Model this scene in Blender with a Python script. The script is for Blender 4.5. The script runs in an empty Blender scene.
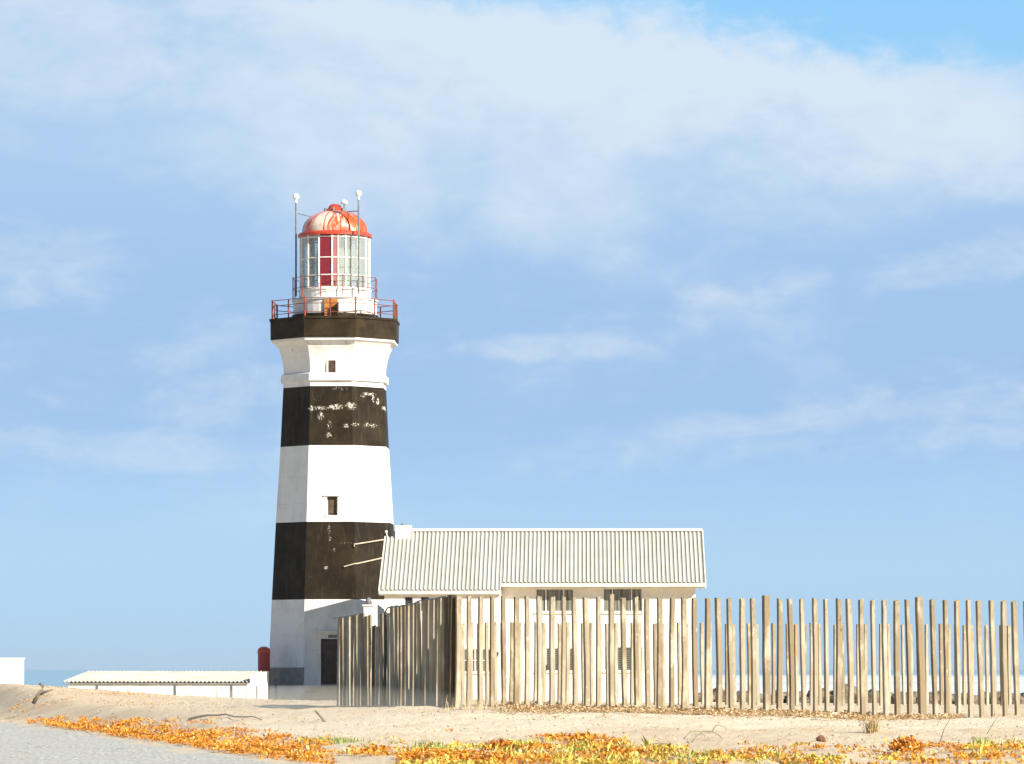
import bpy, math, random
import numpy as np
from mathutils import Vector, Matrix, noise as mnoise

random.seed(11); rng = np.random.default_rng(11)
R = math.radians
sc = bpy.context.scene
COL = sc.collection
EYE = 1.7                 # camera height above the road (road surface is z = 0)
F = 2000.0                # survey scale; a survey depth d stands for KD*d metres
KD = 2.0                  # the lens is F*KD pixels long
FK = F*KD
ROT = R(-4.6)             # the buildings share one orientation

# ------------------------------------------------------------------ helpers
def pt(px, py, d):
    """survey point: image column/row seen at depth d -> metres"""
    return Vector(((px-512)/F*d, KD*d, EYE+(668-py)/F*d))

def tag(o, label=None, cat=None, group=None, kind=None):
    if label: o['label'] = label
    if cat: o['category'] = cat
    if group: o['group'] = group
    if kind: o['kind'] = kind
    return o

def empty(name, loc=(0, 0, 0), rz=0.0):
    o = bpy.data.objects.new(name, None)
    o.location = loc; o.rotation_euler = (0, 0, rz); o.empty_display_size = .3
    COL.objects.link(o); return o

class MB:
    def __init__(s): s.v = []; s.f = []
    def quad(s, a, b, c, d):
        n = len(s.v); s.v += [tuple(a), tuple(b), tuple(c), tuple(d)]; s.f.append((n, n+1, n+2, n+3)); return s
    def poly(s, pts):
        n = len(s.v); s.v += [tuple(p) for p in pts]; s.f.append(tuple(range(n, n+len(pts)))); return s
    def box(s, x0, x1, y0, y1, z0, z1, m=None):
        n = len(s.v)
        p = [(x0,y0,z0),(x1,y0,z0),(x1,y1,z0),(x0,y1,z0),(x0,y0,z1),(x1,y0,z1),(x1,y1,z1),(x0,y1,z1)]
        if m: p = [tuple(m @ Vector(q)) for q in p]
        s.v += p
        s.f += [tuple(n+i for i in q) for q in ((0,3,2,1),(4,5,6,7),(0,1,5,4),(1,2,6,5),(2,3,7,6),(3,0,4,7))]
        return s
    def tube(s, pts, r, n=8, r1=None, cap=True):
        pts = [Vector(p) for p in pts]; m = len(pts); base = len(s.v)
        for i, p in enumerate(pts):
            t = (pts[min(i+1, m-1)] - pts[max(i-1, 0)]).normalized()
            a = t.cross(Vector((0, 0, 1)))
            if a.length < 1e-3: a = Vector((1, 0, 0))
            a.normalize(); b = t.cross(a)
            rr = r if r1 is None else r + (r1-r)*i/(m-1)
            for k in range(n):
                q = p + a*(rr*math.cos(2*math.pi*k/n)) + b*(rr*math.sin(2*math.pi*k/n))
                s.v.append(tuple(q))
        for i in range(m-1):
            for k in range(n):
                k2 = (k+1) % n
                s.f.append((base+i*n+k, base+(i+1)*n+k, base+(i+1)*n+k2, base+i*n+k2))
        if cap:
            s.f.append(tuple(base+k for k in range(n)))
            s.f.append(tuple(base+(m-1)*n+k for k in reversed(range(n))))
        return s
    def lathe(s, prof, n=32, ph=0.0, c=(0, 0), cap0=False, cap1=False, skip=()):
        """prof: (radius, z) upward; corner k sits at angle ph+360k/n measured from the front (-y) to the right"""
        base = len(s.v); m = len(prof)
        for r, z in prof:
            for k in range(n):
                a = ph + 2*math.pi*k/n
                s.v.append((c[0]+r*math.sin(a), c[1]-r*math.cos(a), z))
        for i in range(m-1):
            for k in range(n):
                if (i, k) in skip: continue
                k2 = (k+1) % n
                s.f.append((base+i*n+k, base+i*n+k2, base+(i+1)*n+k2, base+(i+1)*n+k))
        if cap0: s.f.append(tuple(base+k for k in reversed(range(n))))
        if cap1: s.f.append(tuple(base+(m-1)*n+k for k in range(n)))
        return s
    def holed(s, fn, x0, x1, z0, z1, holes, depth):
        """panel with rectangular openings; fn(x, z, inset) -> point; edges x0/x1 may be functions of z"""
        fx0 = x0 if callable(x0) else (lambda z: x0)
        fx1 = x1 if callable(x1) else (lambda z: x1)
        zs = sorted(set([z0, z1] + [h[2] for h in holes] + [h[3] for h in holes]))
        xs = sorted(set([h[0] for h in holes] + [h[1] for h in holes]))
        for a, b in zip(zs, zs[1:]):
            e = [None] + xs + [None]
            for i in range(len(e)-1):
                l = (lambda z: fx0(z)) if e[i] is None else (lambda z, v=e[i]: v)
                r = (lambda z: fx1(z)) if e[i+1] is None else (lambda z, v=e[i+1]: v)
                mx = .5*(l(a)+r(a)); mz = .5*(a+b)
                if any(h[0] < mx < h[1] and h[2] < mz < h[3] for h in holes): continue
                s.quad(fn(l(a), a, 0), fn(r(a), a, 0), fn(r(b), b, 0), fn(l(b), b, 0))
        for h in holes:
            a, b, c, d = h[:4]
            s.quad(fn(a, c, 0), fn(a, c, depth), fn(a, d, depth), fn(a, d, 0))
            s.quad(fn(b, c, depth), fn(b, c, 0), fn(b, d, 0), fn(b, d, depth))
            s.quad(fn(a, d, 0), fn(a, d, depth), fn(b, d, depth), fn(b, d, 0))
            s.quad(fn(a, c, depth), fn(a, c, 0), fn(b, c, 0), fn(b, c, depth))
        return s
    def build(s, name, mat, parent=None, smooth=False, loc=None, bevel=0):
        me = bpy.data.meshes.new(name)
        me.from_pydata(s.v, [], s.f); me.update()
        if smooth: me.shade_smooth()
        me.materials.append(mat)
        o = bpy.data.objects.new(name, me); COL.objects.link(o)
        if parent: o.parent = parent
        if loc is not None: o.location = loc
        if bevel:
            b = o.modifiers.new('bevel', 'BEVEL'); b.width = bevel; b.segments = 2; b.limit_method = 'ANGLE'
        return o

# ------------------------------------------------------------------ node helpers
class NT:
    def __init__(s, tree): s.t = tree; s.n = tree.nodes; s.l = tree.links
    def new(s, typ, **kw):
        n = s.n.new(typ)
        for k, v in kw.items(): setattr(n, k, v)
        return n
    def put(s, sock, v):
        if v is None: return
        if isinstance(v, bpy.types.NodeSocket): s.l.new(v, sock)
        elif isinstance(v, (tuple, list)) and sock.type == 'RGBA' and len(v) == 3: sock.default_value = (*v, 1)
        else: sock.default_value = v
    def math(s, op, a, b=None, c=None, clamp=False):
        n = s.new('ShaderNodeMath', operation=op, use_clamp=clamp)
        for i, v in enumerate((a, b, c)): s.put(n.inputs[i], v)
        return n.outputs[0]
    def mix(s, f, a, b, mode='MIX'):
        n = s.new('ShaderNodeMix', data_type='RGBA', blend_type=mode)
        s.put(n.inputs[0], f); s.put(n.inputs[6], a); s.put(n.inputs[7], b)
        return n.outputs[2]
    def noise(s, vec, scale, detail=3, rough=.55, dist=0, out=0):
        n = s.new('ShaderNodeTexNoise'); s.put(n.inputs['Vector'], vec)
        n.inputs['Scale'].default_value = scale; n.inputs['Detail'].default_value = detail
        n.inputs['Roughness'].default_value = rough; n.inputs['Distortion'].default_value = dist
        return n.outputs[out]
    def ramp(s, v, lo, hi, a=0., b=1.):
        n = s.new('ShaderNodeMapRange', interpolation_type='SMOOTHSTEP'); s.put(n.inputs[0], v)
        for i, q in zip((1, 2, 3, 4), (lo, hi, a, b)): s.put(n.inputs[i], q)
        return n.outputs[0]
    def scale(s, vec, sx, sy, sz, off=None):
        n = s.new('ShaderNodeMapping'); s.put(n.inputs[0], vec); n.inputs['Scale'].default_value = (sx, sy, sz)
        if off: n.inputs['Location'].default_value = off
        return n.outputs[0]
    def sep(s, v):
        n = s.new('ShaderNodeSeparateXYZ'); s.put(n.inputs[0], v); return n.outputs
    def comb(s, x, y, z):
        n = s.new('ShaderNodeCombineXYZ')
        for i, q in enumerate((x, y, z)): s.put(n.inputs[i], q)
        return n.outputs[0]

def mat(name, color=(.5, .5, .5), rough=.7, metal=0, spec=.4):
    m = bpy.data.materials.new(name); m.use_nodes = True
    t = NT(m.node_tree); p = t.n['Principled BSDF']
    p.inputs['Base Color'].default_value = (*color, 1)
    p.inputs['Roughness'].default_value = rough; p.inputs['Metallic'].default_value = metal
    p.inputs['Specular IOR Level'].default_value = spec
    t.p = p
    return m, t

def worn(name, c1, c2, scale=2., rough=.7, lo=.42, hi=.62, stretch=(1, 1, 1), bump=.15, fine=18., spec=.4, metal=0):
    """paint or plaster with uneven tone and a fine relief"""
    m, t = mat(name, c1, rough, metal, spec)
    tc = t.new('ShaderNodeTexCoord').outputs['Object']
    v = t.scale(tc, *stretch)
    f = t.ramp(t.noise(v, scale, 6, .62), lo, hi)
    g = t.ramp(t.noise(v, fine, 4, .6), .35, .7, .88, 1.06)
    c = t.mix(f, c1, c2)
    c = t.mix(1., c, t.comb(g, g, g), 'MULTIPLY')
    t.l.new(c, t.p.inputs['Base Color'])
    if bump:
        b = t.new('ShaderNodeBump'); b.inputs['Strength'].default_value = bump; b.inputs['Distance'].default_value = .02
        t.l.new(t.noise(v, fine, 5, .6), b.inputs['Height']); t.l.new(b.outputs[0], t.p.inputs['Normal'])
    return m

WHITE = worn('white_limewash', (.74, .74, .71), (.60, .59, .54), 1.1, .75, .45, .75, (1, 1, .6))
CREAM = worn('cream_wall', (.78, .74, .66), (.68, .62, .52), .8, .8, .45, .75, (1, 1, .7))
GREYSTONE = worn('grey_render', (.30, .29, .27), (.21, .20, .18), 3, .9, .35, .65)
OCHRE = worn('dusty_brown_glazing', (.13, .095, .05), (.09, .065, .035), 3, .3, bump=0)
def tower_white():
    m, t = mat('weathered_limewash', (.7, .7, .7), .8, 0, .2)
    tc = t.new('ShaderNodeTexCoord').outputs['Object']; x, y, z = t.sep(tc)
    c = t.mix(t.ramp(t.noise(t.scale(tc, 1, 1, .6), 1.1, 6, .62), .42, .72), (.74, .74, .71), (.60, .595, .55))
    run = t.math('MULTIPLY', t.ramp(t.noise(t.scale(tc, 3.4, 3.4, .16), 1.4, 5, .62), .56, .72), t.ramp(t.noise(tc, .55, 3), .45, .62, 0, .75))
    c = t.mix(run, c, (.36, .345, .30))
    smudge = t.ramp(t.noise(tc, 2.6, 6, .7), .60, .72, 0, .6)
    c = t.mix(smudge, c, (.42, .415, .38))
    joint = t.ramp(t.math('ABSOLUTE', t.math('SUBTRACT', t.math('FRACT', t.math('ADD', t.math('DIVIDE', z, 1.28), t.math('MULTIPLY', t.noise(tc, .8, 2), .03))), .5)), .0, .014, .35, 0.)
    c = t.mix(joint, c, (.40, .39, .36))
    t.l.new(c, t.p.inputs['Base Color'])
    b = t.new('ShaderNodeBump'); b.inputs['Strength'].default_value = .35; b.inputs['Distance'].default_value = .03
    t.l.new(t.noise(tc, 6, 6, .65), b.inputs['Height']); t.l.new(b.outputs[0], t.p.inputs['Normal'])
    return m
TWHITE = tower_white()
DARK = mat('dark_gap', (.02, .02, .02), .8)[0]
BRONZE = worn('brown_door_paint', (.085, .05, .035), (.05, .03, .025), 4, .5)
ORANGE = worn('orange_door', (.50, .19, .03), (.34, .11, .02), 5, .6)
REDPAINT = worn('red_paint', (.55, .055, .02), (.42, .05, .03), 3, .42, bump=.05)
RAILRED = worn('rusty_rail_paint', (.34, .045, .025), (.10, .05, .045), 2.2, .55, .4, .6, bump=.05)
STEEL = worn('grey_steel', (.18, .19, .20), (.12, .12, .13), 6, .45, bump=.05)
WHITEPL = mat('white_plastic', (.8, .8, .8), .4)[0]
WHITEFR = worn('white_frame_paint', (.78, .77, .73), (.66, .63, .57), 4, .5, bump=.05)
def roof_mat():
    m, t = mat('pale_roof_sheet', (.6, .58, .5), .55, 0, .3)
    tc = t.new('ShaderNodeTexCoord').outputs['Object']; x, y, z = t.sep(tc)
    c = t.mix(t.ramp(t.noise(t.scale(tc, 1.3, .5, .5), .9, 5, .6), .38, .68), (.60, .595, .54), (.51, .50, .44))
    sheet_ = t.new('ShaderNodeTexWhiteNoise', noise_dimensions='1D'); t.l.new(t.math('FLOOR', t.math('DIVIDE', x, .768)), sheet_.inputs['W'])
    c = t.mix(t.math('MULTIPLY', sheet_.outputs['Value'], .22), c, (.44, .42, .33))
    c = t.mix(t.ramp(t.noise(t.scale(tc, 5, .35, .35), 1.5, 5, .65), .56, .74, 0, .45), c, (.40, .33, .22))
    lap = t.ramp(t.math('ABSOLUTE', t.math('ADD', y, 2.5)), 0., .035, .55, 0.)
    c = t.mix(lap, c, (.36, .33, .27))
    hgt_ = t.math('ADD', t.math('SUBTRACT', z, 8.12), t.math('MULTIPLY', t.math('ABSOLUTE', y), .539))      # height over the roof plane: rib shade is painted into the valleys
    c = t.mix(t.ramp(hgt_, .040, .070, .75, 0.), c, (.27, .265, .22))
    screw = t.math('LESS_THAN', t.math('FRACT', t.math('DIVIDE', y, 1.15)), .03)
    c = t.mix(t.math('MULTIPLY', screw, .3), c, (.3, .27, .22))
    t.l.new(c, t.p.inputs['Base Color']); return m
ROOFC = roof_mat()
FASCIA = worn('cream_fascia', (.76, .72, .62), (.66, .6, .5), 2, .6, bump=.05)
WOODPIPE = worn('pale_conduit', (.50, .44, .33), (.40, .33, .23), 5, .8)

def black_paint():
    m, t = mat('peeling_black_paint', (.04, .03, .02), .6, 0, .12)
    tc = t.new('ShaderNodeTexCoord').outputs['Object']
    x, y, z = t.sep(tc)
    big = t.ramp(t.noise(tc, .9, 5, .6), .35, .7)
    c = t.mix(big, (.0145, .010, .0055), (.032, .023, .012))
    streak = t.ramp(t.noise(t.scale(tc, 3., 3., .35), 2.2, 5, .6), .52, .78, 0, .55)
    c = t.mix(streak, c, (.075, .06, .035))
    specks = t.ramp(t.noise(tc, 9., 6, .7), .66, .74, 0, .5)
    c = t.mix(specks, c, (.17, .14, .09))
    # chips with a shape of their own: (centre x, centre z, half width, half height, amount), tower frame
    total = None
    for cx, cz, wx, wz, amt in CHIPS:
        dx = t.math('DIVIDE', t.math('SUBTRACT', x, cx), wx); dz = t.math('DIVIDE', t.math('SUBTRACT', z, cz), wz)
        d = t.math('ADD', t.math('MULTIPLY', dx, dx), t.math('MULTIPLY', dz, dz))
        g = t.math('MULTIPLY', t.ramp(d, 0., 1., 1., 0.), amt)
        total = g if total is None else t.math('MAXIMUM', total, g)
    front = t.math('LESS_THAN', y, 0.)
    total = t.math('MULTIPLY', total, front)
    n1 = t.noise(t.scale(tc, 1, 1, 1.25), 6.5, 3.5, .62, 2.2)
    chips = t.ramp(t.math('ADD', t.math('MULTIPLY', total, .28), n1), .755, .79)
    halo = t.ramp(t.math('ADD', t.math('MULTIPLY', total, .28), n1), .66, .76, 0, .5)
    c = t.mix(halo, c, (.12, .10, .07))
    c = t.mix(chips, c, t.mix(t.ramp(t.noise(tc, 14, 3), .4, .6), (.70, .67, .60), (.40, .37, .31)))
    t.l.new(c, t.p.inputs['Base Color'])
    b = t.new('ShaderNodeBump'); b.inputs['Strength'].default_value = .25; b.inputs['Distance'].default_value = .03
    t.l.new(t.math('SUBTRACT', t.noise(tc, 12, 5, .6), chips), b.inputs['Height']); t.l.new(b.outputs[0], t.p.inputs['Normal'])
    return m

def clear_glass(name, tint, refl=(1, 1, 1), body=0.0, bodycol=(.5, .6, .55)):
    m = bpy.data.materials.new(name); m.use_nodes = True; t = NT(m.node_tree); t.n.clear()
    out = t.new('ShaderNodeOutputMaterial')
    tr = t.new('ShaderNodeBsdfTransparent'); t.put(tr.inputs[0], tint)
    gl = t.new('ShaderNodeBsdfGlossy'); t.put(gl.inputs[0], refl); gl.inputs['Roughness'].default_value = .04
    fr = t.new('ShaderNodeFresnel'); fr.inputs[0].default_value = 1.5
    f = t.math('ADD', t.math('MULTIPLY', fr.outputs[0], 1.3), .04, clamp=True)
    s1 = t.new('ShaderNodeMixShader'); t.l.new(f, s1.inputs[0]); t.l.new(tr.outputs[0], s1.inputs[1]); t.l.new(gl.outputs[0], s1.inputs[2])
    res = s1.outputs[0]
    if body:
        di = t.new('ShaderNodeBsdfDiffuse'); t.put(di.inputs[0], bodycol)
        s2 = t.new('ShaderNodeMixShader'); s2.inputs[0].default_value = body
        t.l.new(res, s2.inputs[1]); t.l.new(di.outputs[0], s2.inputs[2]); res = s2.outputs[0]
    t.l.new(res, out.inputs[0]); return m
GLASS = clear_glass('lantern_glass', (.86, .93, .93), body=.24, bodycol=(.78, .86, .82))
REDGLASS = clear_glass('red_sector_glass', (.62, .07, .08), body=.40, bodycol=(.46, .045, .06))
PINKGLASS = clear_glass('faded_red_glass', (.75, .35, .33), body=.5, bodycol=(.62, .25, .22))
PRISM = clear_glass('lens_prism_glass', (.86, .94, .88), body=.5, bodycol=(.78, .84, .70))
PANE = mat('window_pane', (.03, .035, .04), .12, 0, .35)[0]
BLIND = worn('pane_before_curtain', (.25, .245, .20), (.09, .095, .085), 1.6, .12, .40, .60, (6, 1, .3), bump=0)
def louvre_mat():
    m, t = mat('louvred_pane', (.14, .14, .12), .35)
    return m
LOUVRE = louvre_mat()

# ------------------------------------------------------------------ terrain
RA = Vector((-3.75, 35.4*KD)); RB = Vector((-16.7, 65.4*KD)); RD = (RB-RA).normalized(); RN = Vector((RD.y, -RD.x))   # road edge; RN points to the sand
if RN.x < 0: RN = -RN
CP = []
def cp(px, d, h): CP.append(((px-512)/F*d, d, h))
for px in (-900, -200, 512, 1200, 2000): cp(px, 20, -1.74); cp(px, 29, -1.73)
for px in (300, 500, 700, 900, 1100, 1500): cp(px, 35, -1.69)
for px, h in ((240, -1.56), (360, -1.47), (500, -1.43), (700, -1.42), (900, -1.43), (1080, -1.42), (1500, -1.45)): cp(px, 42, h)
for px, h in ((330, -1.22), (500, -1.10), (700, -1.15), (900, -1.31), (1080, -1.24), (1500, -1.3)): cp(px, 47.5, h)
for px, d, h in ((453, 50, -.98), (600, 50.6, -1.10), (700, 51, -1.17), (800, 51.5, -1.26), (920, 52, -1.35), (1020, 52.4, -1.28), (1300, 54, -1.3), (1700, 56, -1.3)): cp(px, d, h)
for px, d, h in ((400, 56, -1.03), (345, 63, -1.13), (290, 60, -1.10), (180, 60, -1.12), (60, 66, -1.12), (120, 70, -.98), (250, 72, -1.20), (150, 76, -1.0), (40, 80, -.73), (-150, 84, -.45), (-500, 95, -.2),
                 (250, 88, -1.75), (120, 90, -1.9), (-20, 95, -1.7), (0, 101, -2.1), (150, 103, -2.4), (260, 104, -2.2), (310, 85, -1.42), (335, 92, -1.56), (335, 100, -1.6),
                 (500, 60, -1.15), (700, 60, -1.2), (900, 60, -1.28), (1100, 60, -1.3), (500, 71, -1.34), (700, 71.8, -1.36), (1000, 73, -1.40), (1300, 75, -1.4),
                 (400, 84, -1.5), (560, 84, -1.52), (700, 84, -1.55), (900, 85, -1.62), (1200, 88, -1.6), (600, 100, -1.65), (760, 98, -1.72), (900, 100, -1.85), (1100, 102, -1.9),
                 (335, 115, -2.0), (100, 120, -3.1), (600, 120, -2.4), (1000, 120, -2.6), (1400, 125, -2.6), (-400, 125, -2.8)): cp(px, d, h)
CPa = np.array(CP)
def tps_fit(P):
    n = len(P); d2 = ((P[:, None, :2]-P[None, :, :2])**2).sum(2)
    K = .5*d2*np.log(d2+1e-9) + np.eye(n)*.5
    A = np.zeros((n+3, n+3)); A[:n, :n] = K; A[:n, n] = 1; A[:n, n+1:] = P[:, :2]; A[n, :n] = 1; A[n+1:, :n] = P[:, :2].T
    return np.linalg.solve(A, np.concatenate([P[:, 2], np.zeros(3)]))
TW = tps_fit(CPa)
def sstep(a, b, x):
    t = np.clip((x-a)/(b-a), 0, 1); return t*t*(3-2*t)
def wob(x, y, s, seed=0.):
    return (np.sin(x*1.7*s+seed+1.3*np.sin(y*1.1*s+seed*2)) * np.sin(y*1.9*s+2.1*seed+1.7*np.sin(x*.9*s-seed))
            + .5*np.sin(x*3.9*s+1.1*seed+np.sin(y*4.3*s))*np.sin(y*4.6*s-.7*seed+1.2*np.sin(x*3.3*s)))
SEA_H = -5.6
def ground_h(x, y):
    """height relative to the eye"""
    x = np.asarray(x, float); y = np.asarray(y, float); sh = np.broadcast(x, y).shape
    X = np.broadcast_to(x, sh).ravel(); Y = np.broadcast_to(y, sh).ravel()
    S_ = Y/KD; Yc = np.clip(S_, 20, 125); Xc = np.clip(X, -.62*Yc, .62*Yc)
    out = np.empty(len(X))
    for i in range(0, len(X), 20000):
        d2 = (Xc[i:i+20000, None]-CPa[None, :, 0])**2 + (Yc[i:i+20000, None]-CPa[None, :, 1])**2
        out[i:i+20000] = (.5*d2*np.log(d2+1e-9)) @ TW[:-3] + TW[-3] + TW[-2]*Xc[i:i+20000] + TW[-1]*Yc[i:i+20000]
    out = np.clip(out, -3.4, .3)
    rel = .035*wob(X, Y, .45, .4) + .024*wob(X, Y, 1.2, 2.2) + .014*wob(X, Y, 3.1, 5.1)
    out = out + rel*sstep(26, 34, S_)*(1-.6*sstep(-7, -12, X))
    d = (X-RA.x)*RN.x + (Y-RA.y)*RN.y                    # metres from the road edge
    k = sstep(-.05, 2.6, d)
    out = -1.73*(1-k) + out*k
    out = out - .0*d
    beach = -3.0 - (S_-125)*.06
    b = sstep(112, 150, S_)
    out = out*(1-b) + np.maximum(beach, SEA_H-3)*b
    return out.reshape(sh)
def gz(x, y): return float(EYE + ground_h(x, y))

def axis(parts):
    a = []
    for lo, hi, st in parts: a += list(np.arange(lo, hi, st))
    return np.array(a + [parts[-1][1]])
xs = axis([(-900, -200, 70), (-200, -60, 10), (-60, -30, 1.5), (-30, 22, .2), (22, 60, 1.5), (60, 200, 10), (200, 900, 70)])
ys = axis([(-400, -60, 40), (-60, 48, 6), (48, 66, .9), (66, 132, .27), (132, 170, .5), (170, 250, 1.6), (250, 400, 8), (400, 640, 24)])
GX, GY = np.meshgrid(xs, ys); GH = ground_h(GX, GY)+EYE
def grid_mesh(name, GX, GY, GH, m, smooth=True):
    ny, nx = GX.shape
    co = np.stack([GX, GY, GH], -1).reshape(-1, 3)
    i = np.arange(ny*nx).reshape(ny, nx)
    q = np.stack([i[:-1, :-1], i[:-1, 1:], i[1:, 1:], i[1:, :-1]], -1).reshape(-1, 4)
    return raw_mesh(name, co, q, m, smooth)
def raw_mesh(name, co, q, m, smooth=False):
    me = bpy.data.meshes.new(name); k = q.shape[1]
    me.vertices.add(len(co)); me.vertices.foreach_set('co', co.astype(np.float32).ravel())
    me.loops.add(q.size); me.loops.foreach_set('vertex_index', q.astype(np.int32).ravel())
    me.polygons.add(len(q)); me.polygons.foreach_set('loop_start', (np.arange(len(q))*k).astype(np.int32))
    me.update(calc_edges=True); me.validate()
    if smooth: me.shade_smooth()
    me.materials.append(m); o = bpy.data.objects.new(name, me); COL.objects.link(o); return o

def sand_mat():
    m, t = mat('beach_sand', (.5, .4, .28), .95, 0, .1)
    tc = t.new('ShaderNodeTexCoord').outputs['Object']
    x, y, z = t.sep(tc)
    a = t.ramp(t.noise(t.scale(tc, .5, .5, 1), .35, 5, .6), .38, .68)
    c = t.mix(a, (.73, .595, .42), (.65, .505, .34))
    tr_ = t.math('SUBTRACT', y, t.math('ADD', 100.5, t.math('MULTIPLY', x, .32)))
    tr_ = t.math('ADD', tr_, t.math('MULTIPLY', t.math('SUBTRACT', t.noise(t.scale(tc, 1, .3, 1), .8, 5, .6), .5), 9.))
    track = t.math('MULTIPLY', t.ramp(tr_, -16., -13., 0., 1.), t.ramp(tr_, -6., -3., 1., 0.))
    c = t.mix(t.math('MULTIPLY', track, .8), c, (.80, .68, .50))
    # debris-darkened strips: by the fence foot and on the near verge
    b = t.ramp(t.noise(t.scale(tc, 1, .35, 1), 1.6, 6, .75), .50, .66, 0, .7)
    c = t.mix(t.math('MULTIPLY', b, t.ramp(track, 0, 1, 1., .25)), c, (.56, .40, .24))
    sp = t.ramp(t.noise(t.scale(tc, 1, .12, 1), 9, 5, .7), .60, .68, 0, .55)
    c = t.mix(sp, c, (.36, .23, .12))
    li = t.ramp(t.noise(t.scale(tc, 1, .12, 1), 14, 4, .7), .62, .7, 0, .6)
    c = t.mix(li, c, (.66, .57, .43))
    t.l.new(c, t.p.inputs['Base Color'])
    bp = t.new('ShaderNodeBump'); bp.inputs['Strength'].default_value = .9; bp.inputs['Distance'].default_value = .09
    h = t.math('ADD', t.noise(tc, 5, 6, .65), t.math('MULTIPLY', t.noise(tc, 40, 3, .6), .25))
    t.l.new(h, bp.inputs['Height']); t.l.new(bp.outputs[0], t.p.inputs['Normal'])
    return m
g = grid_mesh('ground', GX, GY, GH, sand_mat()); tag(g, kind='structure')

def road_mat():
    m, t = mat('pale_worn_asphalt', (.2, .2, .2), 1., 0, .05)
    tc = t.new('ShaderNodeTexCoord').outputs['Object']
    a = t.noise(t.scale(tc, 1, .12, 1), 14, 6, .75); b = t.noise(t.scale(tc, .7, .2, 1), .8, 4, .6)
    c = t.mix(t.ramp(a, .36, .64), (.27, .265, .24), (.60, .585, .53))
    c = t.mix(t.ramp(b, .4, .7, 0, .5), c, (.44, .41, .35))
    x, y, z = t.sep(tc)
    de = t.math('ADD', t.math('MULTIPLY', t.math('SUBTRACT', x, RA.x), RN.x), t.math('MULTIPLY', t.math('SUBTRACT', y, RA.y), RN.y))   # minus = metres in from the edge
    drift = t.ramp(t.math('ADD', t.math('MULTIPLY', de, .16), t.noise(t.scale(tc, 1, .3, 1), 1.1, 6, .65)), .40, .56)
    c = t.mix(drift, c, (.58, .46, .31))
    crack = t.new('ShaderNodeTexVoronoi', feature='DISTANCE_TO_EDGE'); t.l.new(t.scale(tc, 1, .45, 1), crack.inputs['Vector']); crack.inputs['Scale'].default_value = .55
    c = t.mix(t.math('MULTIPLY', t.ramp(crack.outputs['Distance'], 0., .02, .6, 0.), t.ramp(t.noise(tc, .4, 3), .48, .58)), c, (.12, .115, .10))
    c = t.mix(t.ramp(t.noise(t.scale(tc, 1, .25, 1), 6, 3), .68, .74, 0, .7), c, (.10, .095, .085))
    t.l.new(c, t.p.inputs['Base Color'])
    bp = t.new('ShaderNodeBump'); bp.inputs['Strength'].default_value = .4; bp.inputs['Distance'].default_value = .02
    t.l.new(a, bp.inputs['Height']); t.l.new(bp.outputs[0], t.p.inputs['Normal'])
    return m
mb = MB(); prev = None
for i in range(0, 321):
    s = -80 + i*.8
    e = RA + RD*s + RN*(-.02 + .16*math.sin(s*.55) + .10*math.sin(s*1.7+1) + .06*math.sin(s*4.1))
    f = RA + RD*s - RN*6.6
    cur = ((f.x, f.y, -.004), (e.x, e.y, -.004))
    if prev: mb.quad(prev[0], prev[1], cur[1], cur[0])
    prev = cur
tag(mb.build('road', road_mat()), kind='structure')

def sea_mat():
    m, t = mat('sea_water', (.1, .2, .3), .35, 0, .4)
    tc = t.new('ShaderNodeTexCoord').outputs['Object']
    x, y, z = t.sep(tc)
    n = t.noise(t.scale(tc, .004, .010, 1), 1., 7, .65)
    n2 = t.noise(t.scale(tc, .02, .05, 1), 1., 6, .7)
    near = t.ramp(y, 1700., 5000., 1., 0.)
    foam = t.ramp(t.math('ADD', t.math('MULTIPLY', t.math('MULTIPLY', near, t.ramp(x, -130., 10., .15, 1.)), .24), t.math('ADD', t.math('MULTIPLY', n, .6), t.math('MULTIPLY', n2, .4))), .60, .72)
    c = t.mix(foam, (.22, .35, .44), (.64, .67, .68))
    t.l.new(c, t.p.inputs['Base Color'])
    t.l.new(t.ramp(foam, 0, 1, .45, .9), t.p.inputs['Roughness'])
    bp = t.new('ShaderNodeBump'); bp.inputs['Strength'].default_value = .6; bp.inputs['Distance'].default_value = 1.5
    t.l.new(n2, bp.inputs['Height']); t.l.new(bp.outputs[0], t.p.inputs['Normal'])
    return m
mb = MB(); z = EYE+SEA_H
mb.quad((-9000, 300, z), (9000, 300, z), (9000, 14000, z), (-9000, 14000, z))
tag(mb.build('sea', sea_mat()), kind='structure')

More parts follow.
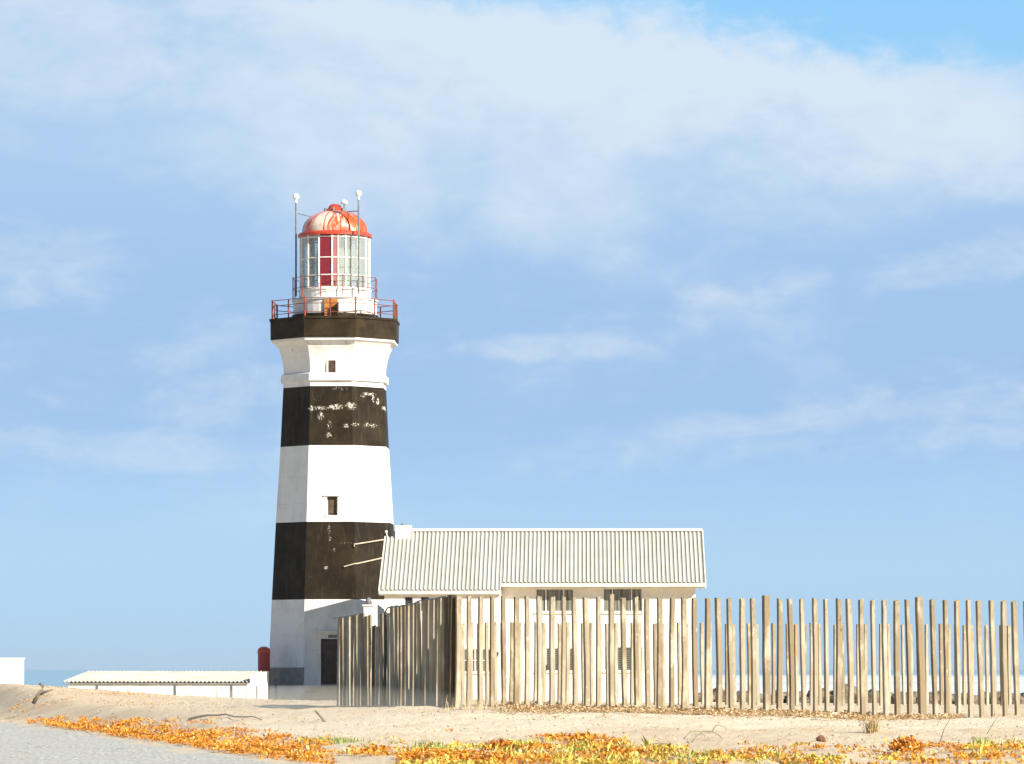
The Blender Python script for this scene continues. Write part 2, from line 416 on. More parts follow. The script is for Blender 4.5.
# ------------------------------------------------------------------ lighthouse
TD = 98.0; PM = F/TD; TROT = R(-1.94); TX = (335-512)/PM
tbase = -1.62
T0 = Vector((TX, KD*TD, EYE+tbase))
def th(py, y=0.0): return (668-py)/PM*(1+y/(KD*TD)) - tbase       # height above tower base of a point y behind the axis
def tr(w): return w/.951/PM                  # corner radius from silhouette half width in px
OCT = R(-22.5)
def chip(px, py, wx, wz, a):
    return ((px-330.4)/PM if px < 355 else (px-335)/PM*1.09, th(py, -2.8 if px < 355 else -2.), wx*1.15, wz*1.1, a)
CHIPS = [chip(*c) for c in ((320, 407.5, .62, .15, .86), (336, 406.5, .50, .2, 1.), (349, 405.5, .42, .26, .95), (311, 408, .25, .2, .9),
         (320, 415.5, .2, .32, .9), (329, 424, .22, .3, .78), (345, 425, .2, .2, .75), (328, 434.5, .18, .18, .85),
         (368, 393.5, .45, .10, .88), (372, 397, .10, .36, .9), (376, 401, .10, .3, .88), (364, 396, .2, .08, .85), (382, 407, .2, .16, 1.), (371, 425, .42, .16, .78), (357, 425, .25, .12, .78), (338, 388, .5, .1, .75),
         (329, 530, .10, .5, .72), (330, 539, .10, .14, .85), (334, 550, .08, .16, .75), (326.5, 568, .12, .12, .9), (344, 543, .5, .06, .62))]
BLACK = black_paint()
PARAPET = worn('parapet_black_paint', (.020, .0135, .0065), (.046, .032, .016), 1.4, .6, .35, .7, bump=.2, fine=9, spec=.12)
lh = empty('lighthouse', T0, TROT)
tag(lh, 'tall octagonal lighthouse with black and white bands and red domed lantern', 'lighthouse')
def band(name, m, prof, hole=None, depth=.32):
    """an octagonal stage; prof (radius, z) upward; hole on the front face of stage 0"""
    b = MB()
    skip = {(0, 0)} if hole else ()
    b.lathe(prof, 8, OCT, skip=skip)
    if hole:
        (r0, z0), (r1, z1) = prof[:2]; ap = math.cos(R(22.5)); sn = math.sin(R(22.5))
        rr = lambda z: r0+(r1-r0)*(z-z0)/(z1-z0)
        fn = lambda x, z, i: (x, -rr(z)*ap+i, z)
        b.holed(fn, lambda z: -rr(z)*sn, lambda z: rr(z)*sn, z0, z1, [hole], depth)
    return b.build(name, m, lh)
prof = {700: 67.2, 600: 62.8, 523: 58.8, 447: 54.2, 388: 51.4}
pr = lambda y: (tr(prof[y]), th(y, -1.0))
oc = lambda L: [(tr(a), th(y, -1.0)) for a, y in L]
tf = lambda y: th(y, -3.0)
fx = lambda px: (px-330.4)/PM
# base stage with doorway
dz0, dz1 = tf(686), tf(639); dx0, dx1 = fx(320.5)+.05, fx(341)
band('white_band', TWHITE, [pr(700), pr(600)], (dx0, dx1, dz0, dz1), .22)
band('black_band', BLACK, [pr(600), pr(523)])
w2 = (fx(326.5), fx(337.5), tf(515), tf(496))
band('white_band', TWHITE, [pr(523), pr(447)], w2)
band('black_band', BLACK, [pr(447), pr(388)])
band('white_band', TWHITE, [pr(388), (tr(51.3), th(383, -1.))])
b = MB(); b.lathe(oc([(51.2, 383.2), (54, 382.4), (53.6, 375.4), (51.3, 374.4)]), 8, OCT); b.build('moulding', TWHITE, lh)
w1 = (fx(327.7), fx(335), tf(372), tf(359.5))
b = MB()
npf = [(51, 374.4), (50.9, 373), (51.2, 368), (51.8, 363), (52.9, 358), (54.6, 352.5), (57, 347), (60, 344), (62.6, 342.8), (62.8, 340.4)]
b.lathe(oc(npf), 8, OCT); b.build('flared_neck', TWHITE, lh)
b = MB(); b.lathe(oc([(60, 340.4), (64.0, 340.2), (64.2, 322), (65.2, 321.8), (65.2, 319.4), (63, 319.2), (45, 319.8)]), 8, OCT); b.build('parapet', PARAPET, lh)
b = MB(); b.lathe([(tr(63), th(319.8, -1)), (.5, th(319.6, -1))], 8, OCT); b.build('gallery_deck', GREYSTONE, lh)
# grey render patch low on the shaded left face
def face_pt(k, x, z, out):
    r0, z0 = pr(700); r1, z1 = pr(600); r = r0+(r1-r0)*(z-z0)/(z1-z0)
    a = R(45*k); ap = r*math.cos(R(22.5))+out
    return Vector((math.sin(a)*ap+math.cos(a)*x, -math.cos(a)*ap+math.sin(a)*x, z))
b = MB(); hw = 1.34
A = [face_pt(-1, x, z, .03) for x, z in ((-hw, th(685)), (hw, th(685)), (hw, th(667.5)), (-hw, th(667.5)))]
Bk = [face_pt(-1, x, z, -.05) for x, z in ((-hw, th(685)), (hw, th(685)), (hw, th(667.5)), (-hw, th(667.5)))]
b.poly(A)
for i in range(4): j = (i+1) % 4; b.quad(Bk[i], Bk[j], A[j], A[i])
b.build('plinth_panel', GREYSTONE, lh)
def slit(hole, stage, proud):
    (r0, z0), (r1, z1) = stage; ap = math.cos(R(22.5))
    x0, x1, a, c = hole
    rr = lambda z: (r0+(r1-r0)*(z-z0)/(z1-z0))*ap
    y0 = -rr(.5*(a+c))
    w = MB()
    if proud:   # shallow opening set in a raised surround
        w.box(x0-.08, x1+.08, y0-.05, y0+.3, a-.08, a); w.box(x0-.08, x1+.08, y0-.05, y0+.3, c, c+.07)
        w.box(x0-.08, x0, y0-.05, y0+.3, a, c); w.box(x1, x1+.08, y0-.05, y0+.3, a, c)
    else:
        w.box(x0-.16, x1+.10, -rr(c)-.07, -rr(c)+.05, c+.005, c+.075)
        w.box(x0-.08, x1+.08, -rr(a)-.05, -rr(a)+.05, a-.07, a-.005)
        w.box(x0, x0+.05, y0+.17, y0+.22, a, c); w.box(x1-.05, x1, y0+.17, y0+.22, a, c)
    f = w.build('window', WHITE if not proud else WHITEFR, lh)
    p = MB(); d = .2 if not proud else -.018
    p.box(x0+.001, x1-.001, y0+d, y0+d+.02, a+.001, c-.001)
    q = p.build('pane', BRONZE, f)
    p = MB(); p.box(x0+.12, x1-.2, y0+d-.02, y0+d-.003, a+.1, c-.12); p.build('glazing', OCHRE, f)
slit(w2, (pr(523), pr(447)), False)
slit(w1, ((tr(51), th(374, -1.)), (tr(52.4), th(359, -1.))), True)
# doorway
ap = math.cos(R(22.5)); r0, z0 = pr(700); r1, z1 = pr(600)
dy = lambda z: -(r0+(r1-r0)*(z-z0)/(z1-z0))*ap
b = MB(); b.box(dx0+.06, dx1-.06, dy(dz0)+.17, dy(dz0)+.22, dz0, dz1-.05)
for i in range(5):
    x = dx0+.1+i*.17; b.box(x, x+.13, dy(dz0)+.145, dy(dz0)+.17, dz0+.08, dz1-.16)
d = b.build('door', BRONZE, lh)
b = MB(); b.tube([(dx1-.2, dy(dz0)+.12, dz0+1.0), (dx1-.2, dy(dz0)+.12, dz0+1.16)], .018, 6); b.build('handle', STEEL, d)
b = MB()
b.box(dx0-.28, dx0, dy(dz1)-.06, dy(dz0)+.1, dz0-.2, dz1+.30); b.box(dx1, dx1+.28, dy(dz1)-.06, dy(dz0)+.1, dz0-.2, dz1+.30)
b.box(dx0, dx1, dy(dz1)-.06, dy(dz0)+.1, dz1, dz1+.30)
b.box(dx0-.42, dx1+.42, dy(dz1)-.16, dy(dz1)+.1, dz1+.30, dz1+.40)
b.build('door_surround', CREAM, lh, bevel=.01)
b = MB(); b.box(dx0+.35, dx0+.78, dy(dz1)-.085, dy(dz1)-.063, dz1+.06, dz1+.2); b.build('plaque', STEEL, lh)
b = MB()
for i in range(3): b.box(dx0-.5-.18*i, dx1+.5+.18*i, dy(dz0)-.75-.32*i, dy(dz0)-.43-.32*i if i else dy(dz0)+.15, -.6, dz0-.02-.17*i)
b.build('doorstep', worn('sandy_stone', (.34, .27, .19), (.27, .21, .15), 3, .9), lh, bevel=.015)
# gallery railing
def rail(name, rad, n, ph, zb, zt, mids, m, pr_=.032, rr_=.018, nth=1):
    b = MB()
    P = [(rad*math.sin(ph+2*math.pi*k/n), -rad*math.cos(ph+2*math.pi*k/n)) for k in range(n)]
    for k in range(n):
        b.tube([(P[k][0], P[k][1], zb), (P[k][0], P[k][1], zt+.05)], pr_, 7)
        q = P[(k+1) % n]
        for z in mids+[zt]: b.tube([(P[k][0], P[k][1], z), (q[0], q[1], z)], rr_, 6)
        for s in range(1, nth):
            f = s/nth; x = P[k][0]+(q[0]-P[k][0])*f; y = P[k][1]+(q[1]-P[k][1])*f
            b.tube([(x, y, zb), (x, y, zt)], pr_*.8, 6)
    return b.build(name, m, lh)
zb, zt = th(319.3, -1.), th(297.5, -3.)
rail('gallery_railing', tr(62.2), 8, OCT, zb, zt, [zb+.2, zb+.62], RAILRED, .045, .020, 2)
# lantern drum in two tiers
tl = lambda y: th(y, -1.9)
b = MB(); b.lathe([(42.6/PM, th(320)), (42.6/PM, tl(316.5)), (41.8/PM, tl(316.4)), (41.8/PM, tl(298.8)), (43.2/PM, tl(298.6)), (43.2/PM, tl(296.9)), (34/PM, tl(296.7))], 40); b.build('lantern_drum', WHITE, lh)
b = MB(); b.lathe([(43.2/PM, th(320)), (43.2/PM, tl(312.6)), (41/PM, tl(312.4))], 40); b.build('drum_foot_shade', PARAPET, lh)  # black ring stands in for the shadow round the foot of the drum
b = MB(); b.lathe([(36/PM, tl(296.8)), (36/PM, tl(288.6)), (36.8/PM, tl(288.4)), (36.8/PM, tl(286.8)), (33/PM, tl(286.7)), (.2, tl(286.6))], 40); b.build('lantern_sill', WHITE, lh)
ux0, ux1 = (324.8-332)/PM, (338-332)/PM
yf = -42.0/PM
b = MB(); b.box(ux0, ux1, yf-.06, yf+.4, th(320), tl(299.3)); d = b.build('drum_door', ORANGE, lh, bevel=.01)
b = MB(); b.box((ux0+ux1)/2-.012, (ux0+ux1)/2+.012, yf-.072, yf-.058, tl(316), tl(300)); b.box(ux0+.03, ux1-.03, yf-.072, yf-.058, tl(309.2), tl(308.4)); b.build('door_batten', BRONZE, d)
b = MB(); b.box(ux1+.01, ux1+.06, yf-.48, yf-.03, th(319), tl(303)); b.build('door_leaf', BRONZE, d)
rail('lantern_railing', 42.6/PM, 12, R(15), tl(296.9), tl(275.5), [tl(286)], RAILRED, .026, .016)
# lantern room: frame, bays, lens
NB = 16; gr = 34.6/PM; zg0, zg1 = tl(286.8), tl(233.)
BP = R(-.5)
b = MB()
bay_a = [BP+2*math.pi*k/NB for k in range(NB)]
gp = lambda a, r, z: (r*math.sin(a), -r*math.cos(a), z)
for a in bay_a: b.tube([gp(a, gr, zg0), gp(a, gr, zg1)], .042, 6)
for y in (286.2, 274, 256.5, 235.5):
    for k in range(NB): b.tube([gp(bay_a[k], gr, tl(y)), gp(bay_a[(k+1) % NB], gr, tl(y))], .034, 6)
lf = b.build('lantern_frame', WHITEFR, lh)
asp = bay_a[0]+R(10)
m_ = MB(); m_.tube([gp(asp, gr, zg0), gp(asp, gr, zg1)], .036, 6); m_.build('mullion', WHITEFR, lf)
spans = [(bay_a[k], bay_a[(k+1) % NB] if k < NB-1 else bay_a[0]+2*math.pi, 'red' if k == NB-1 else '') for k in range(1, NB)]
spans += [(bay_a[0], asp, 'pink'), (asp, bay_a[1], '')]
for a0, a1, kind in spans:
    b = MB(); b.quad(gp(a0, gr*.995, zg0), gp(a1, gr*.995, zg0), gp(a1, gr*.995, zg1), gp(a0, gr*.995, zg1))
    o = b.build('lantern_pane', REDGLASS if kind == 'red' else PINKGLASS if kind else GLASS, lh)
    if kind: o['label'] = 'dark red lantern pane' if kind == 'red' else 'narrow faded pink lantern pane'
lp = []
for i in range(25):
    z = zg0+.15+(zg1-zg0-.35)*i/24; f = abs(i-12)/12
    r = .95*math.sqrt(max(.05, 1-.55*f*f)); lp += [(r-.05, z-.03), (r+.03, z+.03)]
b = MB(); b.lathe(lp, 24, cap0=True, cap1=True); ln = b.build('lens', PRISM, lh, smooth=False)
b = MB()
for k in range(8): b.tube([gp(R(10+45*k), 1.03, zg0), gp(R(10+45*k), 1.03, zg1-.1)], .035, 6)
b.build('lens_frame', worn('lens_bronze', (.42, .36, .2), (.3, .25, .12), 4, .4), ln)
b = MB(); b.lathe([(.30, zg0-.1), (.24, zg0+.5)], 16); b.lathe([(.16, zg0+.5), (.16, zg1-.4)], 16, cap1=True); b.build('lamp_stand', STEEL, ln)
# dome
def dome_mat():
    m, t = mat('weathered_red_dome', (.5, .06, .02), .38, 0, .5)
    tc = t.new('ShaderNodeTexCoord').outputs['Object']
    x, y, z = t.sep(tc)
    ang = t.math('ARCTAN2', x, t.math('MULTIPLY', y, -1.))
    v = t.comb(t.math('MULTIPLY', ang, 2.3), t.math('MULTIPLY', z, .55), 0.)
    n = t.noise(v, 1.05, 5, .6, .6)
    n2 = t.noise(t.scale(tc, 1, 1, .6), 3.2, 6, .7)
    f = t.ramp(t.math('ADD', t.math('ADD', t.math('MULTIPLY', n, .7), t.math('MULTIPLY', n2, .3)), t.ramp(x, -1.6, 1.2, .06, -.03)), .46, .60)
    c = t.mix(f, (.62, .08, .015), (.70, .62, .50))
    c = t.mix(t.ramp(n2, .54, .66, 0, .5), c, (.60, .14, .04))
    seam = t.ramp(t.math('ABSOLUTE', t.math('SUBTRACT', t.math('FRACT', t.math('ADD', t.math('DIVIDE', ang, R(30)), 0.)), .5)), 0., .10, .5, 0.)
    c = t.mix(seam, c, (.40, .12, .06))
    t.l.new(c, t.p.inputs['Base Color']); return m
b = MB()
pd = [(37.2, 235.0), (37.2, 232.9), (36.4, 231.8), (35.4, 231.2), (32.4, 230.8)]
b.lathe([(a/PM, th(y, -1.2)) for a, y in pd], 48, cap0=True); b.build('dome_eave', REDPAINT, lh, smooth=False)
b = MB(); dp = [(32.6, 234.)]+[(32.6*math.cos(R(a)), 231.0-20.2*math.sin(R(a))) for a in range(0, 76, 5)]
b.lathe([(a/PM, th(y)) for a, y in dp], 48); dm = b.build('dome', dome_mat(), lh, smooth=True)
b = MB()
for k in range(12):
    a = R(15+30*k); b.tube([gp(a, (q+.05)/PM, th(y)) for q, y in dp], .016, 5)
b.build('dome_rib', REDPAINT, dm)
b = MB(); vp = [(9.5, 212.5), (10.2, 211.6), (8.8, 210.8), (7.2, 208.6), (5.8, 206), (3.5, 204.4), (.3, 203.8)]
b.lathe([(a/PM, th(y)) for a, y in vp], 24); b.build('vent_cap', REDPAINT, dm, smooth=True)
for k in range(6):
    a = R(-5+60*k); c = Vector(gp(a, 10.2/PM, th(211))); b = MB(); b.tube([c+Vector((0, 0, -.05)), c+Vector((0, 0, .12))], .07, 8); b.build('vent_pipe', STEEL, dm)
def ball(c, r): 
    p = [(r*math.cos(R(a)), c[2]+r*math.sin(R(a))) for a in range(-90, 91, 15)]
    p[0] = (.003, p[0][1]); p[-1] = (.003, p[-1][1]); return p
def antenna(px, ytop, ybot, depth, r, brace=None):
    x = (px-335)/PM; t_ = lambda y: th(y, depth)
    c = (x, depth, t_(ytop))
    b = MB(); b.tube([(x, depth, th(ybot)), (x, depth, t_(ytop+3))], .05, 8, .04)
    if brace: b.tube([(x, depth, t_(brace[0])), ((brace[1]-335)/PM, depth*.3, th(brace[2]))], .025, 6)
    o = b.build('antenna_pole', STEEL, lh)
    b = MB(); b.lathe(ball(c, r), 14, c=(x, depth)); b.lathe([(.06, t_(ytop+6)), (.06, t_(ytop+3))], 8, c=(x, depth)); b.build('antenna_ball', WHITEPL, o, smooth=True)
antenna(296.5, 196.5, 297, -.35, .16, (213, 312, 217))
antenna(361.2, 193.6, 297, -1.75, .16, (211, 348, 213))
b = MB(); x = (344.5-335)/PM
b.tube([(x, -.2, th(210)), (x, -.2, th(203))], .03, 6); o = b.build('beacon_stem', STEEL, lh)
b = MB(); b.lathe([(.02, th(204.4)), (.17, th(204.2)), (.16, th(202)), (.02, th(200))], 12, c=(x, -.2)); b.build('beacon', WHITEPL, o, smooth=True)
# ------------------------------------------------------------------ house
HC = Vector((1.69*94/89, 188.0)); HB = -1.70
HROT = R(-1.0)
hs = empty('house', (HC.x, HC.y, EYE+HB), HROT)
tag(hs, 'two storey white house with cream ribbed roof behind the post fence', 'house')
hz = lambda h: h-HB
RIDGE = 6.42; SL = .539
slope = lambda v: hz(RIDGE-SL*abs(v))
def hx(px, v):
    """column of the picture -> u on the plane v"""
    t = (px-512)/FK; c, s = math.cos(-HROT), math.sin(-HROT)
    # X = HC.x + u c + v s ; Y = HC.y - u s + v c ; X = t Y
    return (t*(HC.y+v*c) - HC.x - v*s)/(c+t*s)
def hzz(py, v, u):
    Y = HC.y - u*math.sin(-HROT) + v*math.cos(HROT)
    return (668-py)/FK*Y - HB
VF1, VF2, VB = -5.4, -4.75, 4.8
US = hx(501, VF2); UL, UR = hx(394, 0), hx(705, VF2)
ULE = hx(378.8, VF1); ULT = hx(385, -.62)
WF1, WF2, WB = -5.26, -4.2, 4.3; WL, WR = ULE+.25, UR-.42
wins = []
def wrect(p0, p1, y0, y1, v):
    u0, u1 = hx(p0, v), hx(p1, v); um = .5*(u0+u1); return (u0, u1, hzz(y1, v, um), hzz(y0, v, um))
W_up1 = wrect(535.5, 574, 588.5, 612, WF2); W_up2 = wrect(603, 642.5, 588, 612, WF2)
W_lo1 = wrect(535.5, 574, 648, 671.5, WF2); W_lo2 = wrect(604, 642.5, 647, 671, WF2)
W_lo0 = wrect(459.5, 490.5, 649, 672.5, WF1)
W_a = wrect(404, 413, 596, 612, WF1); W_b = wrect(420, 430, 596, 612, WF1)
b = MB()
top2 = slope(WF2)-.02; top1 = slope(WF1)-.02
b.holed(lambda x, z, i: (x, WF2+i, z), US, WR, -.8, top2, [W_up1, W_up2, W_lo1, W_lo2], .14)
b.holed(lambda x, z, i: (x, WF1+i, z), WL, US, -.8, top1, [W_lo0, W_a, W_b], .14)
b.quad((US, WF1, -.8), (US, WF2, -.8), (US, WF2, top1), (US, WF1, top1))
b.poly([(WR, WF2, -.8), (WR, WB, -.8), (WR, WB, slope(WB)-.02), (WR, 0, slope(0)-.03), (WR, WF2, top2)])
b.poly([(WL, WB, -.8), (WL, WF1, -.8), (WL, WF1, top1), (WL, 0, slope(0)-.03), (WL, WB, slope(WB)-.02)])
b.quad((WR, WB, -.8), (WL, WB, -.8), (WL, WB, slope(WB)-.02), (WR, WB, slope(WB)-.02))
b.build('wall', CREAM, hs)
# ribbed roof sheets
def sheet(u0, u1, v0f, v1, left=False, lift=.035):
    """ribs run down the slope; v0f(u) is the upper end"""
    b = MB(); pit = .192; prof = []
    u = u0
    while u < u1-.01:
        for du, h in ((0, 0), (.088, 0), (.104, .05), (.176, .05)):
            if u+du < u1: prof.append((u+du, h))
        u += pit
    prof.append((u1, 0))
    n = len(prof); sg = -1 if v1 < 0 else 1
    for side in (0, 1):
        for fr in (0, 1):
            for (uu, h) in prof:
                v = v0f(uu) if fr == 0 else v1
                ue = uu
                if left and uu < ULE+.3:
                    k_ = (ULE+.3-uu)/(ULE+.3-ULT); ue = uu if fr == 0 else ULE+.3-k_*.3
                b.v.append((ue, v, slope(v)+lift+(h if side == 0 else h-.012)))
    for i in range(n-1):
        q = (i, i+1, n+i+1, n+i) if sg > 0 else (i, n+i, n+i+1, i+1)
        b.f.append(q); b.f.append(tuple(2*n+k for k in reversed(q)))
        b.f.append((n+i, n+i+1, 3*n+i+1, 3*n+i) if sg > 0 else (n+i+1, n+i, 3*n+i, 3*n+i+1))
    return b
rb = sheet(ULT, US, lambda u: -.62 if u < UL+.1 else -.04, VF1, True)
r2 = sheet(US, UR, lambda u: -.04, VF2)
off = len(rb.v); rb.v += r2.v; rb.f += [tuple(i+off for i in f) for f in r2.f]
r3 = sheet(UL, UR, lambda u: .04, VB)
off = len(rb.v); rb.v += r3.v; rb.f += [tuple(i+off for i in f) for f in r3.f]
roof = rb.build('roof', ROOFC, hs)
b = MB(); z = slope(0)
for s in (-1, 1): b.quad((UL+.1, 0, z+.14), (UR+.02, 0, z+.14), (UR+.02, s*.22, z+.005), (UL+.1, s*.22, z+.005))
b.build('ridge_cap', FASCIA, roof)
def barge(u, v0, v1, th_=.05, d=.2, up=.09):
    b = MB(); 
    for x in (u, u+th_): pass
    p = [(v0, slope(v0)+up), (v1, slope(v1)+up), (v1, slope(v1)+up-d), (v0, slope(v0)+up-d)]
    A = [(u, v, z) for v, z in p]; B = [(u+th_, v, z) for v, z in p]
    b.poly(A); b.poly(B[::-1])
    for i in range(4): j = (i+1) % 4; b.quad(A[j], A[i], B[i], B[j])
    return b
barge(UR+.005, -.0, VF2).build('barge_board', FASCIA, roof)
barge(UR+.005, .0, VB).build('barge_board', FASCIA, roof)
b = MB()   # left verge trim follows the slightly splayed sheet edge
A = [(ULT-.02, -.62), (ULE-.02, VF1)]
for (u, v), (u2, v2) in zip(A, A[1:]):
    for z0_, z1_ in ((.10, -.12),):
        b.quad((u, v, slope(v)+z0_), (u2, v2, slope(v2)+z0_), (u2+.06, v2, slope(v2)+z0_), (u+.06, v, slope(v)+z0_))
        b.quad((u, v, slope(v)+z1_), (u2, v2, slope(v2)+z1_), (u2, v2, slope(v2)+z0_), (u, v, slope(v)+z0_))
        b.quad((u2, v2, slope(v2)+z1_), (u2+.06, v2, slope(v2)+z1_), (u2+.06, v2, slope(v2)+z0_), (u2, v2, slope(v2)+z0_))
b.build('barge_board', FASCIA, roof)
def gutter(u0, u1, v):
    z = slope(v)
    b = MB(); b.box(u0, u1, v-.11, v-.012, z-.14, z+.012); b.box(u0, u1, v-.004, v+.02, z-.2, z+.02)
    return b.build('gutter', FASCIA, roof, bevel=.01)
gutter(ULE, US-.005, VF1); gutter(US+.005, UR+.05, VF2)
b = MB(); b.quad((WL, WF1-.001, slope(VF1)-.19), (US, WF1-.001, slope(VF1)-.19), (US, VF1+.03, slope(VF1)-.19), (WL, VF1+.03, slope(VF1)-.19))
b.quad((US+.01, WF2-.001, slope(VF2)-.19), (UR-.04, WF2-.001, slope(VF2)-.19), (UR-.04, VF2+.03, slope(VF2)-.19), (US+.01, VF2+.03, slope(VF2)-.19))
b.build('soffit', CREAM, roof)
# chimney on the ridge at the tower end
cu0, cu1 = hx(395.5, -.45), hx(411, -.45)
b = MB(); b.box(cu0, cu1, -.75, .05, slope(-.75)-.2, hzz(527, -.5, -6.5)); b.box(cu0-.03, cu1+.03, -.78, .08, hzz(527, -.5, -6.5)+.002, hzz(525.6, -.5, -6.5))
ch = b.build('chimney', CREAM, hs, bevel=.015)
b = MB(); b.lathe([(.13, hzz(525.6, -.5, -6.5)), (.10, hzz(523.6, -.5, -6.5))], 12, c=((cu0+cu1)/2, -.35), cap1=True); b.build('chimney_pot', STEEL, ch)
# white bracket lamp at the head of the verge
lx = hx(386.3, -.62); b = MB(); b.tube([(lx+.05, -.62, slope(-.62)+.05), (lx, -.66, slope(-.62)+.28)], .03, 6)
o = b.build('verge_bracket', FASCIA, hs); b = MB(); b.lathe(ball((0, 0, slope(-.62)+.30), .07), 12, c=(lx, -.66)); b.build('lamp_globe', WHITEPL, o, smooth=True)
def window(rect, v, splits, m, louvres=False, hbar=None):
    u0, u1, z0, z1 = rect; b = MB(); w = .05; y0, y1 = v+.05, v+.10
    b.box(u0, u1, y0, y1, z0, z0+w); b.box(u0, u1, y0, y1, z1-w, z1)
    xs_ = [u0] + [u0+(u1-u0)*f-w/2 for f in splits] + [u1-w]
    for x in xs_: b.box(x, x+w, y0-.002, y1, z0+w, z1-w)
    if hbar: b.box(u0+w, u1-w, y0+.003, y1, z0+(z1-z0)*hbar, z0+(z1-z0)*hbar+.035)
    f = b.build('window', WHITEFR, hs)
    p = MB(); p.box(u0+.01, u1-.01, v+.085, v+.095, z0+.01, z1-.01)
    p.build('pane', m, f)
    if louvres:
        l = MB(); z = z0+w+.03
        while z < z1-w-.06:
            l.quad((u0+w, v+.055, z), (u1-w, v+.055, z), (u1-w, v+.082, z+.055), (u0+w, v+.082, z+.055)); z += .085
        l.build('louvre', LOUVRE, f)
    s = MB(); s.box(u0-.06, u1+.06, v-.07, v+.05, z0-.075, z0-.003); s.build('sill', FASCIA, f)
window(W_up1, WF2, (.27, .735), BLIND); window(W_up2, WF2, (.24, .725), BLIND)
window(W_lo1, WF2, (.27, .735), PANE, True); window(W_lo2, WF2, (.24, .725), PANE, True)
window(W_lo0, WF1, (.5,), BLIND, False, .5); window(W_a, WF1, (), PANE); window(W_b, WF1, (), PANE)
def wall_lamp(px, py, v, d):
    u = hx(px, v); z = hzz(py, v, u)
    b = MB(); b.box(u-.06, u+.06, v-.03, v-.002, z-.09, z+.09); o = b.build('wall_lamp', STEEL, hs)
    b = MB(); b.tube([(u, v-.03, z), (u+.05, v-.2, z+.16)], .02, 6); b.tube([(u+.05, v-.22, z+.22), (u-.02*d, v-.24, z-.15)], .10, 10, .05); b.build('lamp_shade', DARK, o)
wall_lamp(496, 657, WF1, 2); wall_lamp(545, 670, WF2, 1)
# two pale conduits clipped round the corner of the tower, rising to the right
for xa, ya, yb in ((354, 546.5, 539), (344, 566.8, 557)):
    cz = [th(y, -2.8) for y in (ya, ya+(yb-ya)*.3, yb)]
    pts_ = []
    for k, x, z, o_ in ((0, (xa-330.4)/PM, cz[0], .05), (0, 1.17, cz[1], .06), (1, -1.13, cz[1]+.01, .06), (1, .6, cz[2], .05)):
        pts_.append(face_pt(k, x, z, o_+0))
    m = MB(); m.tube(pts_, .036, 8); m.build('conduit', WOODPIPE, lh)

# ------------------------------------------------------------------ outbuildings on the left
OD = 182.0
OB = Vector(((250-512)/FK*OD, OD)); oz = EYE-2.5
ob = empty('outbuilding', (OB.x, OB.y, oz), ROT); tag(ob, 'long low white outbuilding with a scalloped sheet roof left of the lighthouse', 'outbuilding')
L = 184/FK*OD; D = 6.2
fz = lambda py, d: EYE+(668-py)/FK*d-oz
ze, zr = fz(682.6, OD), fz(672.6, OD+D)
b = MB(); dpts = []
b.quad((-L, 0, -.5), (0, 0, -.5), (0, 0, ze-.02), (-L, 0, ze-.02))
b.poly([(0, 0, -.5), (0, D, -.5), (0, D, zr+.07), (0, 0, ze+.35)]); b.quad((-L, D, -.5), (-L, 0, -.5), (-L, 0, ze-.02), (-L, D, zr-.02)); b.quad((0, D, -.5), (-L, D, -.5), (-L, D, zr), (0, D, zr))
b.build('wall', WHITE, ob)
b = MB(); n = 4*46
rows = []
for v, z in ((-.13, ze-.13*(zr-ze)/D), (D+.1, zr+.01)):
    rows.append([(-L-.25+(L+.2)*i/n, v, z+.045*(math.sin(2*math.pi*i/4)+1)) for i in range(n+1)])
for i in range(n): b.quad(rows[0][i], rows[0][i+1], rows[1][i+1], rows[1][i])
rf = b.build('roof', worn('white_roof_sheet', (.52, .50, .44), (.40, .375, .31), 1.2, .6, bump=.05), ob)
b = MB(); b.box(-L-.25, -.05, -.10, -.05, ze-.06, ze-.015); b.build('fascia', GREYSTONE, rf)
for px in (96, 175, 232):
    x = (px-250)/FK*OD; b = MB(); b.tube([(x, -.05, -.5), (x, -.05, ze-.08)], .03, 8); b.build('downpipe', STEEL, ob)
for px in (127, 157, 187, 217, 247):
    x = (px-250)/FK*OD; b = MB(); b.box(x-.02, x+.02, -.02, -.002, -.5, ze-.03); b.build('wall_batten', CREAM, ob)
b = MB(); b.box(.004, .03, 1.9, 2.2, ze-.75, ze-.15); b.build('vent_grille', STEEL, ob)
WD = 188.0
WBX = Vector(((24-512)/FK*WD, WD)); wz = EYE-2.3
wb = empty('white_building', (WBX.x, WBX.y, wz), R(8.5)); tag(wb, 'plain flat roofed white building cut off by the left edge of view', 'building')
hgt = EYE+(668-659.5)/FK*WD-wz
b = MB(); b.holed(lambda x, z, i: (x, i, z), -9, 0, -.6, hgt, [(-1.2, -.75, hgt-1.9, hgt-1.25), (-5, -4, hgt-1.6, hgt-.7)], .15)
b.quad((0, 0, -.6), (0, 5, -.6), (0, 5, hgt), (0, 0, hgt)); b.quad((-9, 5, -.6), (-9, 0, -.6), (-9, 0, hgt), (-9, 5, hgt)); b.quad((0, 5, -.6), (-9, 5, -.6), (-9, 5, hgt), (0, 5, hgt))
b.build('wall', WHITE, wb)
b = MB(); b.box(-9.05, .05, -.05, 5.05, hgt, hgt+.08); b.build('roof', WHITE, wb)
for a, c, z0_, z1_ in ((-1.2, -.75, hgt-1.9, hgt-1.25), (-5, -4, hgt-1.6, hgt-.7)):
    b = MB(); b.box(a+.01, c-.01, .1, .13, z0_+.01, z1_-.01); b.build('window', PANE, wb)
